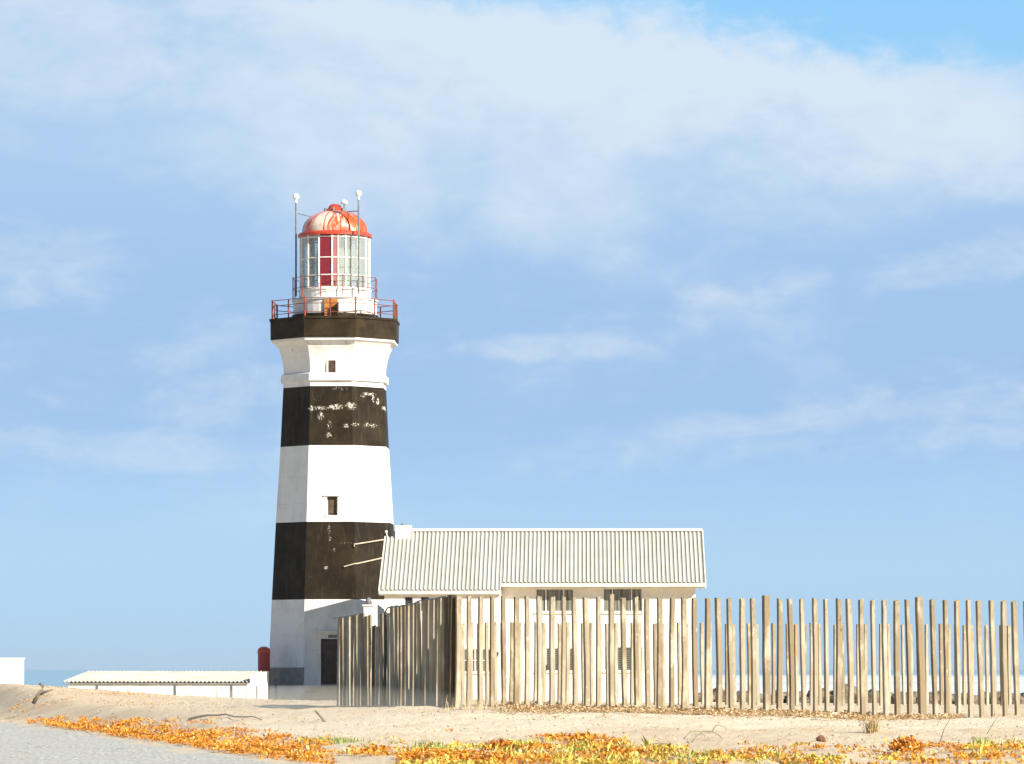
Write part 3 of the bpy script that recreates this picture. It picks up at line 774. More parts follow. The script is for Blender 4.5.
# red tank behind the tower
rp = pt(262.9, 668, 96.7); rk = empty('red_tank', (rp.x+.05, rp.y, EYE-2.3))
tag(rk, 'dark red round topped tank half hidden behind the lighthouse base', 'tank')
tz = lambda py: (668-py)/F*96.7+2.3
b = MB(); b.lathe([(.285, .1), (.295, tz(653))], 24); b.build('tank_body', worn('faded_red_tank', (.52, .075, .06), (.42, .06, .055), 3, .6, bump=.05), rk, smooth=True)
b = MB(); b.lathe([(.32, tz(653)), (.32, tz(651.6)), (.30, tz(649.4)), (.22, tz(647.6)), (.10, tz(646.7)), (.01, tz(646.5))], 24); b.build('tank_lid', worn('lit_red_lid', (.72, .11, .03), (.62, .09, .03), 3, .4, bump=.05), rk, smooth=True)  # lid coloured brighter than the body for the light on its top
for k in range(3): a = k*2.1+.4; b = MB(); b.tube([(.22*math.cos(a), .22*math.sin(a), -.6), (.22*math.cos(a), .22*math.sin(a), .15)], .05, 6); b.build('tank_leg', STEEL, rk)
# white marker post by the tower foot, gate pillars behind the fence return
def pillar(name, px, d, top, r, m, label, cat, cap=None, grp=None):
    x = (px-512)/F*d; zb_ = gz(x, KD*d); ht = EYE+(668-top)/F*d-zb_
    o = empty(name, (x, KD*d, zb_), ROT); tag(o, label, cat, grp)
    b = MB(); b.box(-r, r, -r, r, -.4, ht); b.build('shaft', m, o, bevel=.015)
    b = MB(); e = r*1.25; b.box(-e, e, -e, e, ht+.002, ht+.07); b.build('cap', m, o, bevel=.015)
    if cap: b = MB(); b.lathe([(.02, ht+.07), (.09, ht+.1), (.12, ht+.2), (.08, ht+.3), (.01, ht+.34)], 12); b.build('lamp_globe', STEEL, o, smooth=True)
pillar('marker_post', 276, 95.6, 679.5, .05, GREYSTONE, 'short thin grey marker post at the foot of the lighthouse', 'post')
pillar('gate_pillar', 368.5, 74, 606.5, .17, CREAM, 'cream gate pillar topped with a dark lamp, left of its pair', 'gate pillar', True)
pillar('gate_pillar', 374.5, 76, 602, .10, WHITE, 'slim white gate pillar without a lamp, right of its pair', 'gate pillar')

# ------------------------------------------------------------------ fences of wooden posts
def wood_mat(name='weathered_post_wood', k=1.):
    m, t = mat(name, (.4, .3, .2), .85, 0, .15)
    tc = t.new('ShaderNodeTexCoord').outputs['Object']
    oi = t.new('ShaderNodeObjectInfo').outputs['Random']
    off = t.comb(t.math('MULTIPLY', oi, 37.), t.math('MULTIPLY', oi, 11.), t.math('MULTIPLY', oi, 91.))
    ad = t.new('ShaderNodeVectorMath', operation='ADD'); t.l.new(tc, ad.inputs[0]); t.l.new(off, ad.inputs[1]); v = ad.outputs[0]
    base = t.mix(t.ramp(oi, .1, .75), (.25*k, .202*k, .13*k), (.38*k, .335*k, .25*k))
    base = t.mix(t.ramp(oi, .87, .93), base, (.38*k, .37*k, .31*k))
    gr = t.ramp(t.noise(t.scale(v, 26, 26, 1.1), 1., 5, .65), .38, .66)
    c = t.mix(gr, base, t.mix(.5, base, (.25, .17, .09)))
    c = t.mix(t.ramp(t.noise(t.scale(v, 2., 2., .9), 1.3, 4, .6), .46, .7, 0, .75), c, (.52*k, .46*k, .34*k))
    c = t.mix(t.ramp(t.noise(t.scale(v, 5, 5, 1.6), 1.4, 5, .7), .62, .70, 0, .8), c, (.62*k, .56*k, .43*k))
    c = t.mix(t.ramp(t.noise(t.scale(v, 9, 9, 3), 1.2, 3, .6), .68, .74, 0, .8), c, (.14, .085, .045))
    z_ = t.sep(tc)[2]
    top = t.math('MULTIPLY', t.ramp(z_, 1.9, 2.85), t.ramp(t.noise(t.scale(v, 12, 12, 4), 1., 4, .7), .42, .62, 0, .8))
    c = t.mix(top, c, (.21*k, .175*k, .12*k))
    rust = t.math('MULTIPLY', t.ramp(oi, .982, .986), t.ramp(t.noise(t.scale(v, 3, 3, .8), 1., 3, .6), .5, .62, 0, .8))
    c = t.mix(rust, c, (.40, .22, .08))
    t.l.new(c, t.p.inputs['Base Color'])
    b = t.new('ShaderNodeBump'); b.inputs['Strength'].default_value = .6; b.inputs['Distance'].default_value = .012
    t.l.new(t.noise(t.scale(v, 40, 40, 2.5), 1., 5, .65), b.inputs['Height']); t.l.new(b.outputs[0], t.p.inputs['Normal'])
    return m
WOOD = wood_mat(); WOODD = wood_mat('greyed_board_wood', .98)
def post_mesh(i, w, th_, ln, wm=None):
    """squared post with worn arrises, slight wander and an uneven sawn top; foot at z=0"""
    r = random.Random(100+i); b = MB(); segs = 9
    sec = [(-.5, -.38), (-.40, -.5), (.40, -.5), (.5, -.38), (.5, .38), (.40, .5), (-.40, .5), (-.5, .38)]
    ph = r.random()*6; am = r.uniform(.003, .012)
    for k in range(segs+1):
        f = k/segs; z = -.35+(ln+.35)*f
        sx = w*(1+r.uniform(-.06, .06)-.05*f); sy = th_*(1+r.uniform(-.06, .06))
        ox = am*math.sin(ph+f*5); oy = am*math.cos(ph*1.3+f*4)
        for a, c in sec:
            dz = (r.uniform(-.015, .012) + .025*a*math.sin(ph)) if k == segs else 0
            b.v.append((a*sx+ox, c*sy+oy, z+dz))
    for k in range(segs):
        for j in range(8):
            j2 = (j+1) % 8; b.f.append((k*8+j, k*8+j2, (k+1)*8+j2, (k+1)*8+j))
    b.f.append(tuple(segs*8+j for j in range(8)))
    me = bpy.data.meshes.new('post'); me.from_pydata(b.v, [], b.f); me.update(); me.materials.append(wm or WOOD); return me
VAR = [post_mesh(i, .118, .13, 2.9) for i in range(10)]; TALL = [post_mesh(20+i, .150, .17, 2.9) for i in range(2)]
SLIM = [post_mesh(40+i, .27, .06, 2.9, WOODD) for i in range(6)]
DKW = wood_mat('dark_post_and_gap_shade', .16)
CORNER = [post_mesh(70, .15, .16, 2.9, DKW)]; DSLIM = [post_mesh(71, .26, .06, 2.9, DKW)]  # slim dark boards stand in for shaded gaps; the corner post is dark wood
def add_post(root, x, y, top, rz, lean=0., tall=False, rr=random, var=None):
    me = rr.choice(TALL if tall else (var or VAR))
    o = bpy.data.objects.new('post', me); COL.objects.link(o); o.parent = root
    zb_ = gz(x, y)-.06; ht = top-zb_
    o.location = Vector((x, y, zb_))-root.location
    o.rotation_euler = (rr.uniform(-.006, .006), -lean+rr.uniform(-.011, .011), rz+rr.uniform(-.05, .05))
    o.scale = (rr.uniform(.85, 1.2), rr.uniform(.85, 1.1), ht/2.9)
    return o
front_px = [458, 468.8, 480.6, 492.2, 504.4, 516.3, 527.9, 540, 551.9, 563.6, 575.4, 587, 598.6, 612, 624.7, 636.7, 647.9, 660, 671.4, 683.6, 695.2, 707.1, 718.8, 730.6, 741.9, 753.5,
            766.7, 779.1, 791.3, 803, 814.8, 826.2, 838, 849.6, 861.5, 873, 884.6, 895.7, 907.8, 920.6, 933.3, 944.7, 956.5, 968, 979.8, 991.2, 1002.6, 1014.8, 1026.6, 1038.3, 1050, 1061.7, 1074.5, 1087]
tall_i = {13, 26, 39, 52}
fr = random.Random(5)
fa = pt(453, 668, 50); ff = empty('post_fence', (fa.x, fa.y, gz(fa.x, fa.y))); FZR = math.atan2(4.7, 14.7)
tag(ff, 'front row of tall sunlit timber posts with open gaps across the sand', 'fence')
depth_at = lambda px: 50 + (px-453)/567*2.35
tops = []
for i, px in enumerate(front_px):
    d = depth_at(px); y_top = 596.3+(px-453)/567*4.2 + fr.uniform(-.6, .6)
    tl = i in tall_i
    if tl: y_top = 594.6+(px-612)/308*2
    q_ = (px-453)/567; ln = .027*q_*abs(q_)
    p = pt(px-.4, y_top, d); zg = gz(p.x, p.y)
    add_post(ff, p.x+ln*(p.z-zg), p.y, p.z, FZR, lean=ln, tall=tl, rr=fr)
# return running back on the left
p0 = pt(452, 595.2, 50.1); p1 = pt(338.5, 617, 55)
rt = empty('post_fence', (p0.x, p0.y, gz(p0.x, p0.y))); tag(rt, 'shaded close set row of timber boards running back from the corner towards the lighthouse', 'fence')
dirv = Vector((p1.x-p0.x, p1.y-p0.y)); RZ = math.atan2(dirv.y, dirv.x)
NR = 31; tops = []
for i in range(NR):
    f = i/(NR-1)
    x = p0.x+dirv.x*f; y = p0.y+dirv.y*f
    px = 512+x/y*FK; top = p0.z+(p1.z-p0.z)*f + fr.uniform(-.03, .03)
    if 366 < px < 389: top -= .13 + (.3 if 372 < px < 379 else 0)
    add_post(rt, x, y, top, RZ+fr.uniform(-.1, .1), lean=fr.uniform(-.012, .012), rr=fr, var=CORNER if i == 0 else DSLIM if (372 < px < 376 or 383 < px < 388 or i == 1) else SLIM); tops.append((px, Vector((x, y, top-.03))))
for lo, hi in ((388, 460), (330, 366)):
    w_ = [q for p_, q in tops if lo < p_ < hi]; off = Vector((-.13, -.05, 0)); wire = MB(); wire.tube([q+off-rt.location for q in w_], .02, 5); wire.build('top_rail', STEEL, rt)
# far row
q0 = pt(446, 668, 70.8); rf_ = empty('post_fence', (q0.x, q0.y, gz(q0.x, q0.y))); tag(rf_, 'far row of timber posts seen through the gaps of the front row, before the house', 'fence')
for i in range(74):
    x = q0.x + i*.303*math.cos(FZR); y = q0.y+i*.303*math.sin(FZR); px = 512+x/y*FK
    add_post(rf_, x, y, EYE+1.61+fr.uniform(-.03, .03), FZR, lean=.012*(px-453)/567, rr=fr)

# ------------------------------------------------------------------ rocks, stones, sticks
def rock_mesh(seed, sx, sy, sz, rough=.35, sub=3):
    import bmesh
    bm = bmesh.new(); bmesh.ops.create_icosphere(bm, subdivisions=sub, radius=1)
    for v in bm.verts:
        n = mnoise.fractal(v.co*1.3+Vector((seed*7.1, seed*3.3, 0)), 1., 2., 4) ; c = mnoise.cell(v.co*1.9+Vector((seed, 0, 0)))
        v.co *= 1+rough*n+.08*c
        v.co = Vector((v.co.x*sx, v.co.y*sy, v.co.z*sz))
    me = bpy.data.meshes.new('rock'); bm.to_mesh(me); bm.free(); return me
ROCK = worn('dark_shore_rock', (.11, .095, .075), (.22, .18, .13), 2.2, .9, .4, .65, bump=.6, fine=7)
STONEW = worn('pale_stone', (.66, .62, .54), (.5, .45, .38), 5, .85, bump=.3)
STONEB = worn('brown_stone', (.24, .11, .055), (.16, .08, .045), 5, .85, bump=.4)
def rock(name, px, d, py_top, wid, m, label, cat, grp=None, seed=1, sink=.35, smooth=False):
    x = (px-512)/F*d; zb_ = gz(x, KD*d); top = EYE+(668-py_top)/F*d
    h = max(.05, top-zb_); sz = h/(1.35-sink) if False else h*.62
    o = bpy.data.objects.new(name, rock_mesh(seed, wid/2, wid*.4, sz)); COL.objects.link(o); o.data.materials.append(m)
    o.location = (x, KD*d, zb_+h-sz*1.02)
    if smooth: o.data.shade_smooth()
    tag(o, label, cat, grp)
rr = random.Random(3)
rocks = [(703, 692, 1.0), (716, 688.5, 1.3), (727, 691, .9), (743, 690, 1.1), (757, 692.5, 1.0), (777, 691.5, 1.2), (797, 691, 1.1), (818, 688, 1.3), (833, 690.5, 1.0), (846, 684.5, 1.5), (856, 688, 1.2),
         (870, 690, 1.1), (884, 691.5, 1.0), (902, 692.5, 1.2), (915, 691, 1.1), (929, 692, 1.0), (941, 690.5, 1.1), (953, 693, 1.4), (968, 692.5, 1.3), (986, 692, 1.2), (999, 691.5, 1.2), (1012, 692.5, 1.3), (1030, 691, 1.3), (1050, 690, 1.2)]
for i, (px, py, w) in enumerate(rocks):
    rock('boulder', px, 97+rr.uniform(-2, 3), py, w*1.0, ROCK, 'dark boulder in the row of shore rocks glimpsed between the posts right of the house', 'boulder', 'shore boulders behind the fence', 10+i)
rock('stone', 835, 50.9, 712.2, .26, STONEW, 'small white stone lying at the foot of the front fence posts', 'stone', None, 60, smooth=True)
rock('stone', 564, 49.4, 716.5, .42, STONEW, 'pale flattish stone half buried in sand before the house end of the fence', 'stone', None, 61, smooth=True)
rock('stone', 821, 40.6, 735.5, .20, STONEB, 'brown stone on the near litter strip right of centre', 'stone', None, 62)
rock('stone', 888, 37.3, 753.5, .22, STONEB, 'dark rust brown stone beside the orange clump in the foreground', 'stone', None, 63)
rock('stone', 516, 35.6, 757.5, .22, STONEB, 'dark brown stone at the lower edge of the picture near the middle', 'stone', None, 64)
DRIFT = worn('grey_driftwood', (.20, .16, .12), (.12, .09, .065), 6, .9, stretch=(1, 1, 1))
def stick(name, pts, r, r1, label, cat, fork=None, m=DRIFT):
    b = MB(); P = [pt(*p) for p in pts]; o3 = P[0].copy(); o3.z = gz(o3.x, o3.y)
    b.tube([p-o3 for p in P], r, 7, r1)
    if fork: b.tube([pt(*p)-o3 for p in fork], r*.8, 7, r1*.6)
    o = b.build(name, m, None, True, o3); tag(o, label, cat); return o
stick('driftwood_stick', [(33, 703.5, 66), (37, 697, 66), (42, 690.5, 66), (43.3, 686.5, 66), (39.5, 683.3, 66)], .07, .045, 'forked grey stick standing up from the sand at far left', 'stick', [(40, 694, 66), (46, 691.5, 66), (53.5, 689.3, 66)])
def lying(px0, px1, d0, d1, lift, n=9):
    out = []
    for i in range(n):
        f = i/(n-1); px = px0+(px1-px0)*f; d = d0+(d1-d0)*f; x = (px-512)/F*d
        z = ground_h(x, KD*d)+.03+lift*math.sin(math.pi*f)+.02*math.sin(f*9); out.append((px, 668-float(z)/d*F, d))
    return out
stick('driftwood_branch', lying(189, 262, 50., 47.6, .06), .032, .012, 'long thin grey branch lying on the sand below the lighthouse', 'branch')
stick('driftwood_stick', [(325.5, 723, 46.5), (321, 717, 46.5), (315, 710.5, 46.5)], .035, .022, 'short leaning stick poking out of the sand before the shaded fence', 'stick')
for i, (a, c, d0, d1, l) in enumerate(((684, 705, 41.5, 41.8, .16), (692, 722, 40.2, 40.9, .2), (640, 676, 37.5, 38.6, .14), (712, 727, 42.6, 42.9, .12))):
    stick('dry_runner', lying(a, c, d0, d1, l), .012, .006, ('thin arched dry runner, farthest left of the pair on the pale sand track', 'long thin arched runner in the middle of the pale sand track', 'thin green runner trailing out of the near yellow plants', 'short thin arched runner at the right on the pale sand track')[i], 'runner', None, worn('dry_stem%d' % i, (.17, .16, .08), (.24, .19, .1), 5, .9))
stick('dry_stalk', [(940, 742, 40), (944, 729, 40), (950, 719, 40)], .009, .005, 'tall thin dry stalk leaning right on the near sand', 'stalk')
stick('dry_stalk', [(987, 734, 42), (994, 722, 42), (1000, 714, 42)], .008, .004, 'thin dry stalk close to the right edge of the sand', 'stalk')

# ------------------------------------------------------------------ ground cover (leaf sized faces)
def leaf_mat(name, cols, rough=.6):
    m, t = mat(name, cols[0], rough, 0, .3)
    ri = t.new('ShaderNodeNewGeometry').outputs['Random Per Island']
    tc = t.new('ShaderNodeTexCoord').outputs['Object']
    n = t.noise(tc, 1.1, 3, .6)
    n3 = t.noise(t.scale(tc, 1, .5, 1), 3.2, 2, .5)
    v = t.math('ADD', t.math('MULTIPLY', ri, .36), t.math('ADD', t.math('MULTIPLY', t.math('SUBTRACT', n, .5), .8), t.math('MULTIPLY', t.math('SUBTRACT', n3, .42), .9)))
    cr = t.new('ShaderNodeValToRGB'); e = cr.color_ramp.elements
    while len(e) < len(cols): e.new(.5)
    for i, c in enumerate(cols): e[i].position = i/(len(cols)-1)*.8+.0; e[i].color = (*c, 1)
    t.l.new(v, cr.inputs[0]); t.l.new(cr.outputs[0], t.p.inputs['Base Color'])
    t.p.inputs['Subsurface Weight'].default_value = 0
    return m
def leaves(name, P, size, up, m, label=None, flat=.5, aspect=.34):
    """P: (n,3) leaf bases; each leaf is a folded two-triangle blade"""
    n = len(P); az = rng.uniform(0, 2*np.pi, n); el = rng.uniform(flat*.1, up, n); s = size*np.clip(rng.lognormal(-.12, .36, n), .4, 1.8)
    d = np.stack([np.cos(az)*np.cos(el), np.sin(az)*np.cos(el), np.sin(el)], -1)
    side = np.stack([-np.sin(az), np.cos(az), rng.uniform(-.5, .5, n)], -1)
    nr = np.cross(d, side)
    a = P; b_ = P+d*s[:, None]*.5+side*(s*aspect)[:, None]+nr*(s*.12)[:, None]
    c = P+d*s[:, None]; e = P+d*s[:, None]*.5-side*(s*aspect)[:, None]+nr*(s*.12)[:, None]
    co = np.stack([a, b_, c, e], 1).reshape(-1, 3); i = np.arange(n)*4
    q = np.stack([np.stack([i, i+1, i+2], -1), np.stack([i, i+2, i+3], -1)], 1).reshape(-1, 3)
    o = raw_mesh(name, co, q, m); tag(o, label, None, None, 'stuff'); return o
def rosettes(P, k, spread, rise):
    """k leaf bases packed round each plant centre"""
    n = len(P); C = np.repeat(P, k, 0); a = rng.uniform(0, 2*np.pi, n*k); r = spread*np.sqrt(rng.uniform(0, 1, n*k))*np.repeat(rng.uniform(.5, 1.4, n), k)
    C = C + np.stack([r*np.cos(a), r*np.sin(a), rise*(1-(r/spread/1.4)**2)*rng.uniform(.2, 1, n*k)], -1)
    return C
def scatter(n, px0, px1, d0, d1, dens, lift=.0):
    px = rng.uniform(px0, px1, n); d = np.sqrt(rng.uniform(d0*d0, d1*d1, n)); x = (px-512)/F*d
    k = rng.uniform(0, 1, n) < dens(x, d, px); x, d = x[k], d[k]
    h = ground_h(x, KD*d)+EYE
    m_ = (.35+1.3*clump(x, d, 1.9, 21.)*clump(x, d, .8, 5.)) if lift > .09 else 1.
    return np.stack([x, KD*d, h+rng.uniform(0, 1, len(x))**1.3*lift*m_], -1)
def clump(x, y, s, seed): return sstep(-.15, .75, wob(x, y, s, seed))
rdist = lambda x, y: ((x-RA.x)*RN.x+(KD*y-RA.y)*RN.y)*.72
def dens_verge(x, y, px):
    d = rdist(x, y); w = .45+.75*sstep(60, 40, y)
    return sstep(-.05, .25, d)*(1-sstep(w*.7, w*1.35, d+.3*wob(x, y, 1.2, 3.)))*(.35+.65*clump(x, y, 1.1, 1.))*sstep(66, 60, y)*(.25+.75*sstep(64, 56, y))
OR = [(.46, .14, .012), (.64, .25, .02), (.70, .34, .04), (.56, .19, .02), (.74, .56, .22), (.70, .46, .12), (.36, .14, .05)]
MIX = [(.62, .27, .03), (.70, .44, .08), (.46, .42, .08), (.70, .55, .15), (.74, .62, .30), (.50, .20, .03)]
LIT = [(.40, .24, .11), (.52, .36, .19), (.60, .48, .30), (.48, .22, .07), (.30, .18, .10)]
P = rosettes(scatter(20000, -20, 330, 35, 66, dens_verge, .09), 16, .15, .06)
leaves('orange_ground_cover', P, .056, 1.2, leaf_mat('orange_succulent', OR), 'orange succulent ground cover along the road edge')
def dens_mid(x, y, px):
    e = 39.8+.8*np.sin(px*.012+1)+.5*np.sin(px*.035) - 2.6*sstep(600, 700, px)*(1-sstep(700, 800, px))
    d = rdist(x, y)
    return (1-sstep(e-1.0, e+.6, y+.5*wob(x, y, 1.4, 4.)))*(.06+.94*clump(x, y, 1.2, 7.)**1.2)*(1-.85*np.exp(-((px-690)/55)**2)*sstep(36.2, 37.4, y))*np.where(px < 400, sstep(1.25+.35*np.sin(px*.05), 1.7, d), sstep(.3, 1.0, d))*(1-.66*sstep(690, 760, px))*(1-.5*sstep(600, 660, px)*sstep(38.3, 39., y))
P = scatter(19000, 255, 1080, 33.5, 44, dens_mid, .12)
yl = sstep(.1, .6, wob(P[:, 0], P[:, 1]*.5, .7, 9.)+.25*sstep(500, 640, 512+P[:, 0]/P[:, 1]*FK)*sstep(760, 640, 512+P[:, 0]/P[:, 1]*FK)) > rng.uniform(0, 1, len(P))
leaves('orange_ground_cover', rosettes(P[~yl], 16, .17, .07), .062, 1.1, leaf_mat('orange_creeper', OR), 'orange creeping plants spread over the near sand')
leaves('yellow_green_ground_cover', rosettes(P[yl], 14, .16, .09), .064, 1.3, leaf_mat('yellow_green_succulent', MIX), 'yellow and green creeping plants in the near centre')
def dens_lit(x, y, px):
    d0 = depth_at(px)
    return np.exp(-((y-(d0-.9))/1.5)**2)*(.2+.8*clump(x, y, 1.3, 11.))*sstep(490, 540, px)*(1-.7*sstep(840, 900, px))
P = rosettes(scatter(32000, 480, 960, 45, 53, dens_lit, .07), 12, .16, .07)
leaves('leaf_litter', P, .062, .8, leaf_mat('dry_litter', LIT, .8), 'dry brown leaf litter along the foot of the fence')
def dens_sp(x, y, px): return (.05+.30*clump(x, y, .5, 13.)**2*clump(x, y, 1.9, 3.)+.12*sstep(52, 60, y)*clump(x, y, 1.3, 8.))*sstep(.8, 2, rdist(x, y))
P = scatter(170000, -20, 1080, 40, 78, dens_sp, .04)
P = P[(P[:, 1]/KD < depth_at(512+P[:, 0]/P[:, 1]*FK)-.3) | (P[:, 0] < -6.5)]
leaves('scattered_debris', P, .05, .8, leaf_mat('dry_debris', LIT, .8), 'scattered dry twigs and leaves on the sand')
def dens_grass(x, y, px):
    return np.exp(-((px-572)/60)**2)*sstep(40.0, 38.4, y)*clump(x, y, 1.5, 17.) + .55*np.exp(-((px-735)/70)**2)*sstep(38.2, 36.5, y)*clump(x, y, 1.5, 19.) + .25*np.exp(-((px-985)/45)**2)*sstep(40, 38.5, y)*clump(x, y, 1.6, 23.)
P = rosettes(scatter(750, 380, 1060, 33.5, 41, dens_grass, 0.), 26, .12, .02)
leaves('yellow_green_grass', P, .20, 1.45, leaf_mat('yellow_green_blades', [(.48, .45, .08), (.64, .55, .13), (.70, .60, .24), (.40, .42, .07), (.74, .62, .32)]), 'tall yellow green grass among the near plants', 2.0, .03)
P = scatter(14000, -20, 150, 62, 76, lambda x, y, px: clump(x, y, .8, 31.)**2*np.exp(-((y-68-.02*px)/2.2)**2)*.9, .05)
leaves('orange_ground_cover', P, .05, 1.1, leaf_mat('sparse_orange_creeper', [(.55, .26, .07), (.62, .36, .12), (.60, .44, .24)]), 'faint sparse orange plants on the sand slope at far left')
def tuft(px, d, n, h, m, name, label, spread=.16):
    x = (px-512)/F*d; z = gz(x, KD*d); b = MB(); r = random.Random(int(px))
    for i in range(n):
        a = r.uniform(0, 6.28); e = r.uniform(.25, 1.0); l = h*r.uniform(.5, 1.1); o = Vector((r.gauss(0, spread), r.gauss(0, spread), -.02))
        t1 = o+Vector((math.cos(a)*.25*l*e, math.sin(a)*.25*l*e, l*.6)); t2 = o+Vector((math.cos(a)*.65*l*e, math.sin(a)*.65*l*e, l*(1-.35*e)))
        sd = Vector((-math.sin(a), math.cos(a), 0))*.009
        b.quad(o-sd, o+sd, t1+sd*.8, t1-sd*.8); b.poly([t1-sd*.8, t1+sd*.8, t2])
    q = b.build(name, m, None, False, (x, KD*d, z)); tag(q, label, 'plant')
GRASSY = leaf_mat('yellow_green_grass', [(.30, .34, .05), (.44, .42, .08), (.52, .42, .14), (.24, .28, .05)])
GRASSD = leaf_mat('dry_grass', [(.45, .34, .15), (.52, .40, .2), (.38, .22, .07)])
GREENS = leaf_mat('green_sprout', [(.13, .20, .03), (.22, .30, .05), (.36, .38, .08)])
tuft(872, 42.6, 110, .42, GRASSD, 'grass_tuft', 'dry straw coloured tuft standing on the sand track at right', .07)
tuft(985, 38.6, 90, .40, GRASSY, 'grass_tuft', 'yellow green grass tuft near the right edge of the sand')
tuft(585, 37.6, 120, .32, GRASSY, 'grass_tuft', 'bushy yellow green tuft in the near ground cover, right of centre')
tuft(534, 38.2, 90, .30, GRASSY, 'grass_tuft', 'yellow green tuft at the top of the near ground cover, below the fence')
tuft(432, 38.4, 90, .22, GREENS, 'green_plant', 'fresh green sprout amid orange plants left of centre', .22)
tuft(340, 40.9, 110, .20, GREENS, 'green_plant', 'dark green low plant at the left end of the near ground cover', .3)
tuft(318, 41.3, 70, .22, GREENS, 'green_plant', 'small dark green plant below the short leaning stick', .2)
tuft(705, 35.8, 90, .28, GRASSY, 'grass_tuft', 'yellow green tuft at the bottom of the picture below the pale track', .25)
tuft(462, 49.2, 26, .5, GRASSD, 'grass_tuft', 'sparse dry grass against the foot of the corner posts', .25)
tuft(484, 49.3, 26, .5, GRASSD, 'grass_tuft', 'sparse dry grass at the foot of the third front post', .2)
def bush(px, d, w, h, n, m, name, label):
    x = (px-512)/F*d; z = gz(x, KD*d)
    u = rng.normal(0, 1, (n, 3)); u /= np.linalg.norm(u, axis=1)[:, None]; u *= rng.uniform(.3, 1, n)[:, None]**.5
    P = np.stack([u[:, 0]*w, u[:, 1]*w*.8, np.abs(u[:, 2])*h], -1)*(1+.25*wob(u[:, 0]*3, u[:, 2]*3, 1., px))[:, None]
    o = leaves(name, P, .065, 1.3, m); o.location = (x, KD*d, z); del o['kind']; tag(o, label, 'plant')
bush(907, 38.2, .34, .25, 1100, leaf_mat('rust_orange_leaf', [(.58, .22, .03), (.68, .32, .05), (.72, .44, .12)]), 'orange_shrub', 'rounded rust orange shrub in the foreground, right of centre')
bush(500, 38.4, .30, .17, 700, leaf_mat('rust_leaf', [(.52, .17, .02), (.62, .25, .03), (.66, .34, .06)]), 'orange_shrub', 'low rust orange shrub in the near ground cover at the middle')

# ------------------------------------------------------------------ sun, sky, camera
SUN_AZ, SUN_EL = R(49.0), R(28.3)          # from behind the camera, to the right
to_sun = Vector((math.sin(SUN_AZ)*math.cos(SUN_EL), -math.cos(SUN_AZ)*math.cos(SUN_EL), math.sin(SUN_EL)))
sl = bpy.data.lights.new('sun', 'SUN'); sl.energy = 5.0; sl.angle = R(.53); sl.color = (1, .93, .80)
so = bpy.data.objects.new('sun', sl); COL.objects.link(so); so.location = (40, -40, 60)
so.rotation_euler = to_sun.to_track_quat('Z', 'Y').to_euler()

w = bpy.data.worlds.new('World'); sc.world = w; w.use_nodes = True
t = NT(w.node_tree); t.n.clear()
out = t.new('ShaderNodeOutputWorld'); bg = t.new('ShaderNodeBackground'); t.l.new(bg.outputs[0], out.inputs[0])
sky = t.new('ShaderNodeTexSky', sky_type='NISHITA'); sky.sun_disc = False
sky.sun_elevation = SUN_EL
sky.sun_rotation = math.atan2(to_sun.x, to_sun.y)
sky.altitude = 5; sky.air_density = 1.; sky.dust_density = .6; sky.ozone_density = 2.0
tc = t.new('ShaderNodeTexCoord').outputs['Generated']
x, y, z = t.sep(tc)
hyp = t.math('SQRT', t.math('ADD', t.math('MULTIPLY', x, x), t.math('MULTIPLY', y, y)))
el = t.math('MULTIPLY', t.math('DIVIDE', z, t.math('MAXIMUM', hyp, .02)), 2.)          # twice the tangent of elevation
az = t.math('MULTIPLY', t.math('DIVIDE', x, t.math('MAXIMUM', hyp, .02)), 2.)          # twice the sine of azimuth
S = .515/.10
col = lambda r, g_, b_: (r*S, g_*S, b_*S)
v1 = t.scale(tc, 1, 1, 2.2)
n_big = t.noise(v1, 10.0, 6, .55, .5)
n_wisp = t.noise(t.scale(tc, 1, 1, 3.4, (3.1, 1.7, .4)), 18., 8, .62, .9)
n_fine = t.noise(t.scale(tc, 1, 1, 1.8), 68., 7, .62, .3)
clear = t.mix(t.ramp(el, .0, .45), col(.37, .62, .90), col(.25, .60, .96))
clear = t.mix(t.ramp(el, .55, 2.2), clear, col(.09, .22, .46))
clear = t.mix(.12, clear, sky.outputs[0])
def blob(a0, e0, ra, re, tilt=0.):
    """soft patch of cloud centred on a compass direction and height"""
    da = t.math('SUBTRACT', az, a0); de = t.math('SUBTRACT', t.math('SUBTRACT', el, e0), t.math('MULTIPLY', da, tilt))
    p = t.math('DIVIDE', da, ra); q = t.math('DIVIDE', de, re)
    return t.math('MULTIPLY', t.ramp(t.math('ADD', t.math('MULTIPLY', p, p), t.math('MULTIPLY', q, q)), 0., 1., 1., 0.), t.math('GREATER_THAN', y, 0.))
# blue gap above the bank: lies over a sloping edge
edge = t.math('ADD', t.math('MULTIPLY', az, -.16), .334)
gap = t.math('SUBTRACT', el, edge)
gap = t.math('ADD', gap, t.math('ADD', t.math('MULTIPLY', t.math('SUBTRACT', n_big, .5), .06), t.math('MULTIPLY', t.math('SUBTRACT', n_fine, .5), .05)))
bank = t.ramp(gap, -.014, .016, 1., 0.)
low = t.ramp(el, .045, .13)                                     # bank thins out low down
cloudbase = t.mix(t.ramp(el, .17, .31), t.mix(t.ramp(el, .07, .15), col(.36, .575, .88), col(.36, .55, .835)), col(.47, .64, .875))
lit = t.math('ADD', t.math('MULTIPLY', n_big, .7), t.math('MULTIPLY', n_fine, .3))
bright = t.math('ADD', t.math('MULTIPLY', t.math('SUBTRACT', lit, .5), .8), t.ramp(gap, -.08, -.004, -.10, .03))
big = t.math('MAXIMUM', blob(-.01, .285, .19, .115), t.math('MULTIPLY', blob(.13, .285, .2, .09, -.12), .8))
bright = t.math('ADD', bright, t.math('MULTIPLY', big, .24))
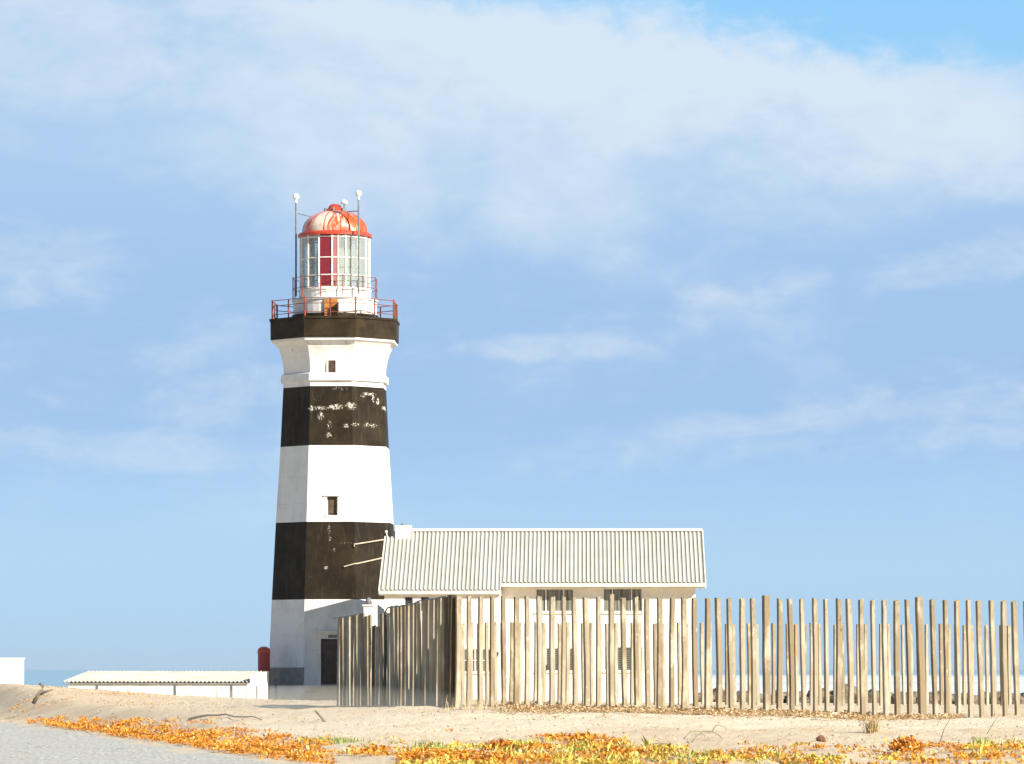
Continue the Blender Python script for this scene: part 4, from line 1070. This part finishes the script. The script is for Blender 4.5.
rim = t.math('MULTIPLY', t.ramp(gap, -.055, -.012, 0., 1.), blob(.05, .325, .17, .06, -.1))
bright = t.math('ADD', bright, t.math('MULTIPLY', rim, .14))
cl = t.mix(t.ramp(bright, -.13, .27), cloudbase, col(.74, .83, .93))
patches = None
for a in ((.17, .118, .26, .026, .11), (.24, .205, .10, .020, .12), (.12, .188, .06, .018, .2), (-.245, .200, .075, .03, 0.), (.02, .160, .06, .010, .0), (-.2, .108, .10, .015, -.05), (-.23, .31, .10, .05, 0.)):
    q = blob(*a); patches = q if patches is None else t.math('MAXIMUM', patches, q)
wn = t.math('ADD', t.math('MULTIPLY', n_wisp, .65), t.math('MULTIPLY', n_fine, .35))
wisp = t.math('MULTIPLY', t.ramp(t.math('ADD', wn, t.math('MULTIPLY', patches, .19)), .50, .84, 0, .62), t.ramp(el, .06, .10))
cl = t.mix(wisp, cl, col(.72, .80, .91))
c = t.mix(t.math('MULTIPLY', bank, t.math('MULTIPLY', low, .88)), clear, cl)
c = t.mix(t.ramp(y, -.35, .5, .85, 0.), c, col(.10, .19, .36))  # unseen sky behind the camera darkened to dim the shaded faces
below = t.ramp(el, -.05, 0., 1, 0)
c = t.mix(below, c, col(.40, .38, .32))
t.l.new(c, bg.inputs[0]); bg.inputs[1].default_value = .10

hm = bpy.data.materials.new('sea_haze'); hm.use_nodes = True; t = NT(hm.node_tree); t.n.clear()
out = t.new('ShaderNodeOutputMaterial'); pv = t.new('ShaderNodeVolumePrincipled'); pv.inputs['Color'].default_value = (.86, .92, 1, 1); pv.inputs['Density'].default_value = .00004; pv.inputs['Anisotropy'].default_value = .2
t.l.new(pv.outputs[0], out.inputs['Volume'])
mb = MB(); mb.box(-9100, 9100, -450, 14100, EYE+SEA_H-8, 32)
tag(mb.build('haze', hm), kind='stuff')

def blown(px, d, rx, ry, rz, dens):
    import bmesh
    bm = bmesh.new(); bmesh.ops.create_icosphere(bm, subdivisions=4, radius=1)
    for v in bm.verts: v.co = Vector((v.co.x*rx, v.co.y*ry, v.co.z*rz))
    me = bpy.data.meshes.new('blowing_sand'); bm.to_mesh(me); bm.free()
    m = bpy.data.materials.new('blown_sand_dust'); m.use_nodes = True; t = NT(m.node_tree); t.n.clear()
    o_ = t.new('ShaderNodeOutputMaterial'); p_ = t.new('ShaderNodeVolumePrincipled'); p_.inputs['Color'].default_value = (1., .90, .74, 1); p_.inputs['Density'].default_value = dens
    t.l.new(p_.outputs[0], o_.inputs['Volume']); me.materials.append(m)
    o = bpy.data.objects.new('blowing_sand', me); COL.objects.link(o); x = (px-512)/F*d
    o.location = (x, KD*d, gz(x, KD*d)-.08); tag(o, 'low drifting sand dust over the ground before the shaded fence', None, None, 'stuff')
blown(345, 53, 4.8, 24, .66, .016)

cam = bpy.data.cameras.new('camera'); co = bpy.data.objects.new('camera', cam); COL.objects.link(co)
co.location = (0, 0, EYE); co.rotation_euler = (R(90), 0, 0)
cam.sensor_width = 36; cam.lens = FK/1024*36; cam.shift_y = (668-382)/1024; cam.clip_start = .5; cam.clip_end = 80000
sc.camera = co
sc.view_settings.view_transform = 'Standard'; sc.view_settings.look = 'None'; sc.view_settings.exposure = .95; sc.view_settings.gamma = 1
sc.cycles.max_bounces = 8; sc.cycles.transparent_max_bounces = 16
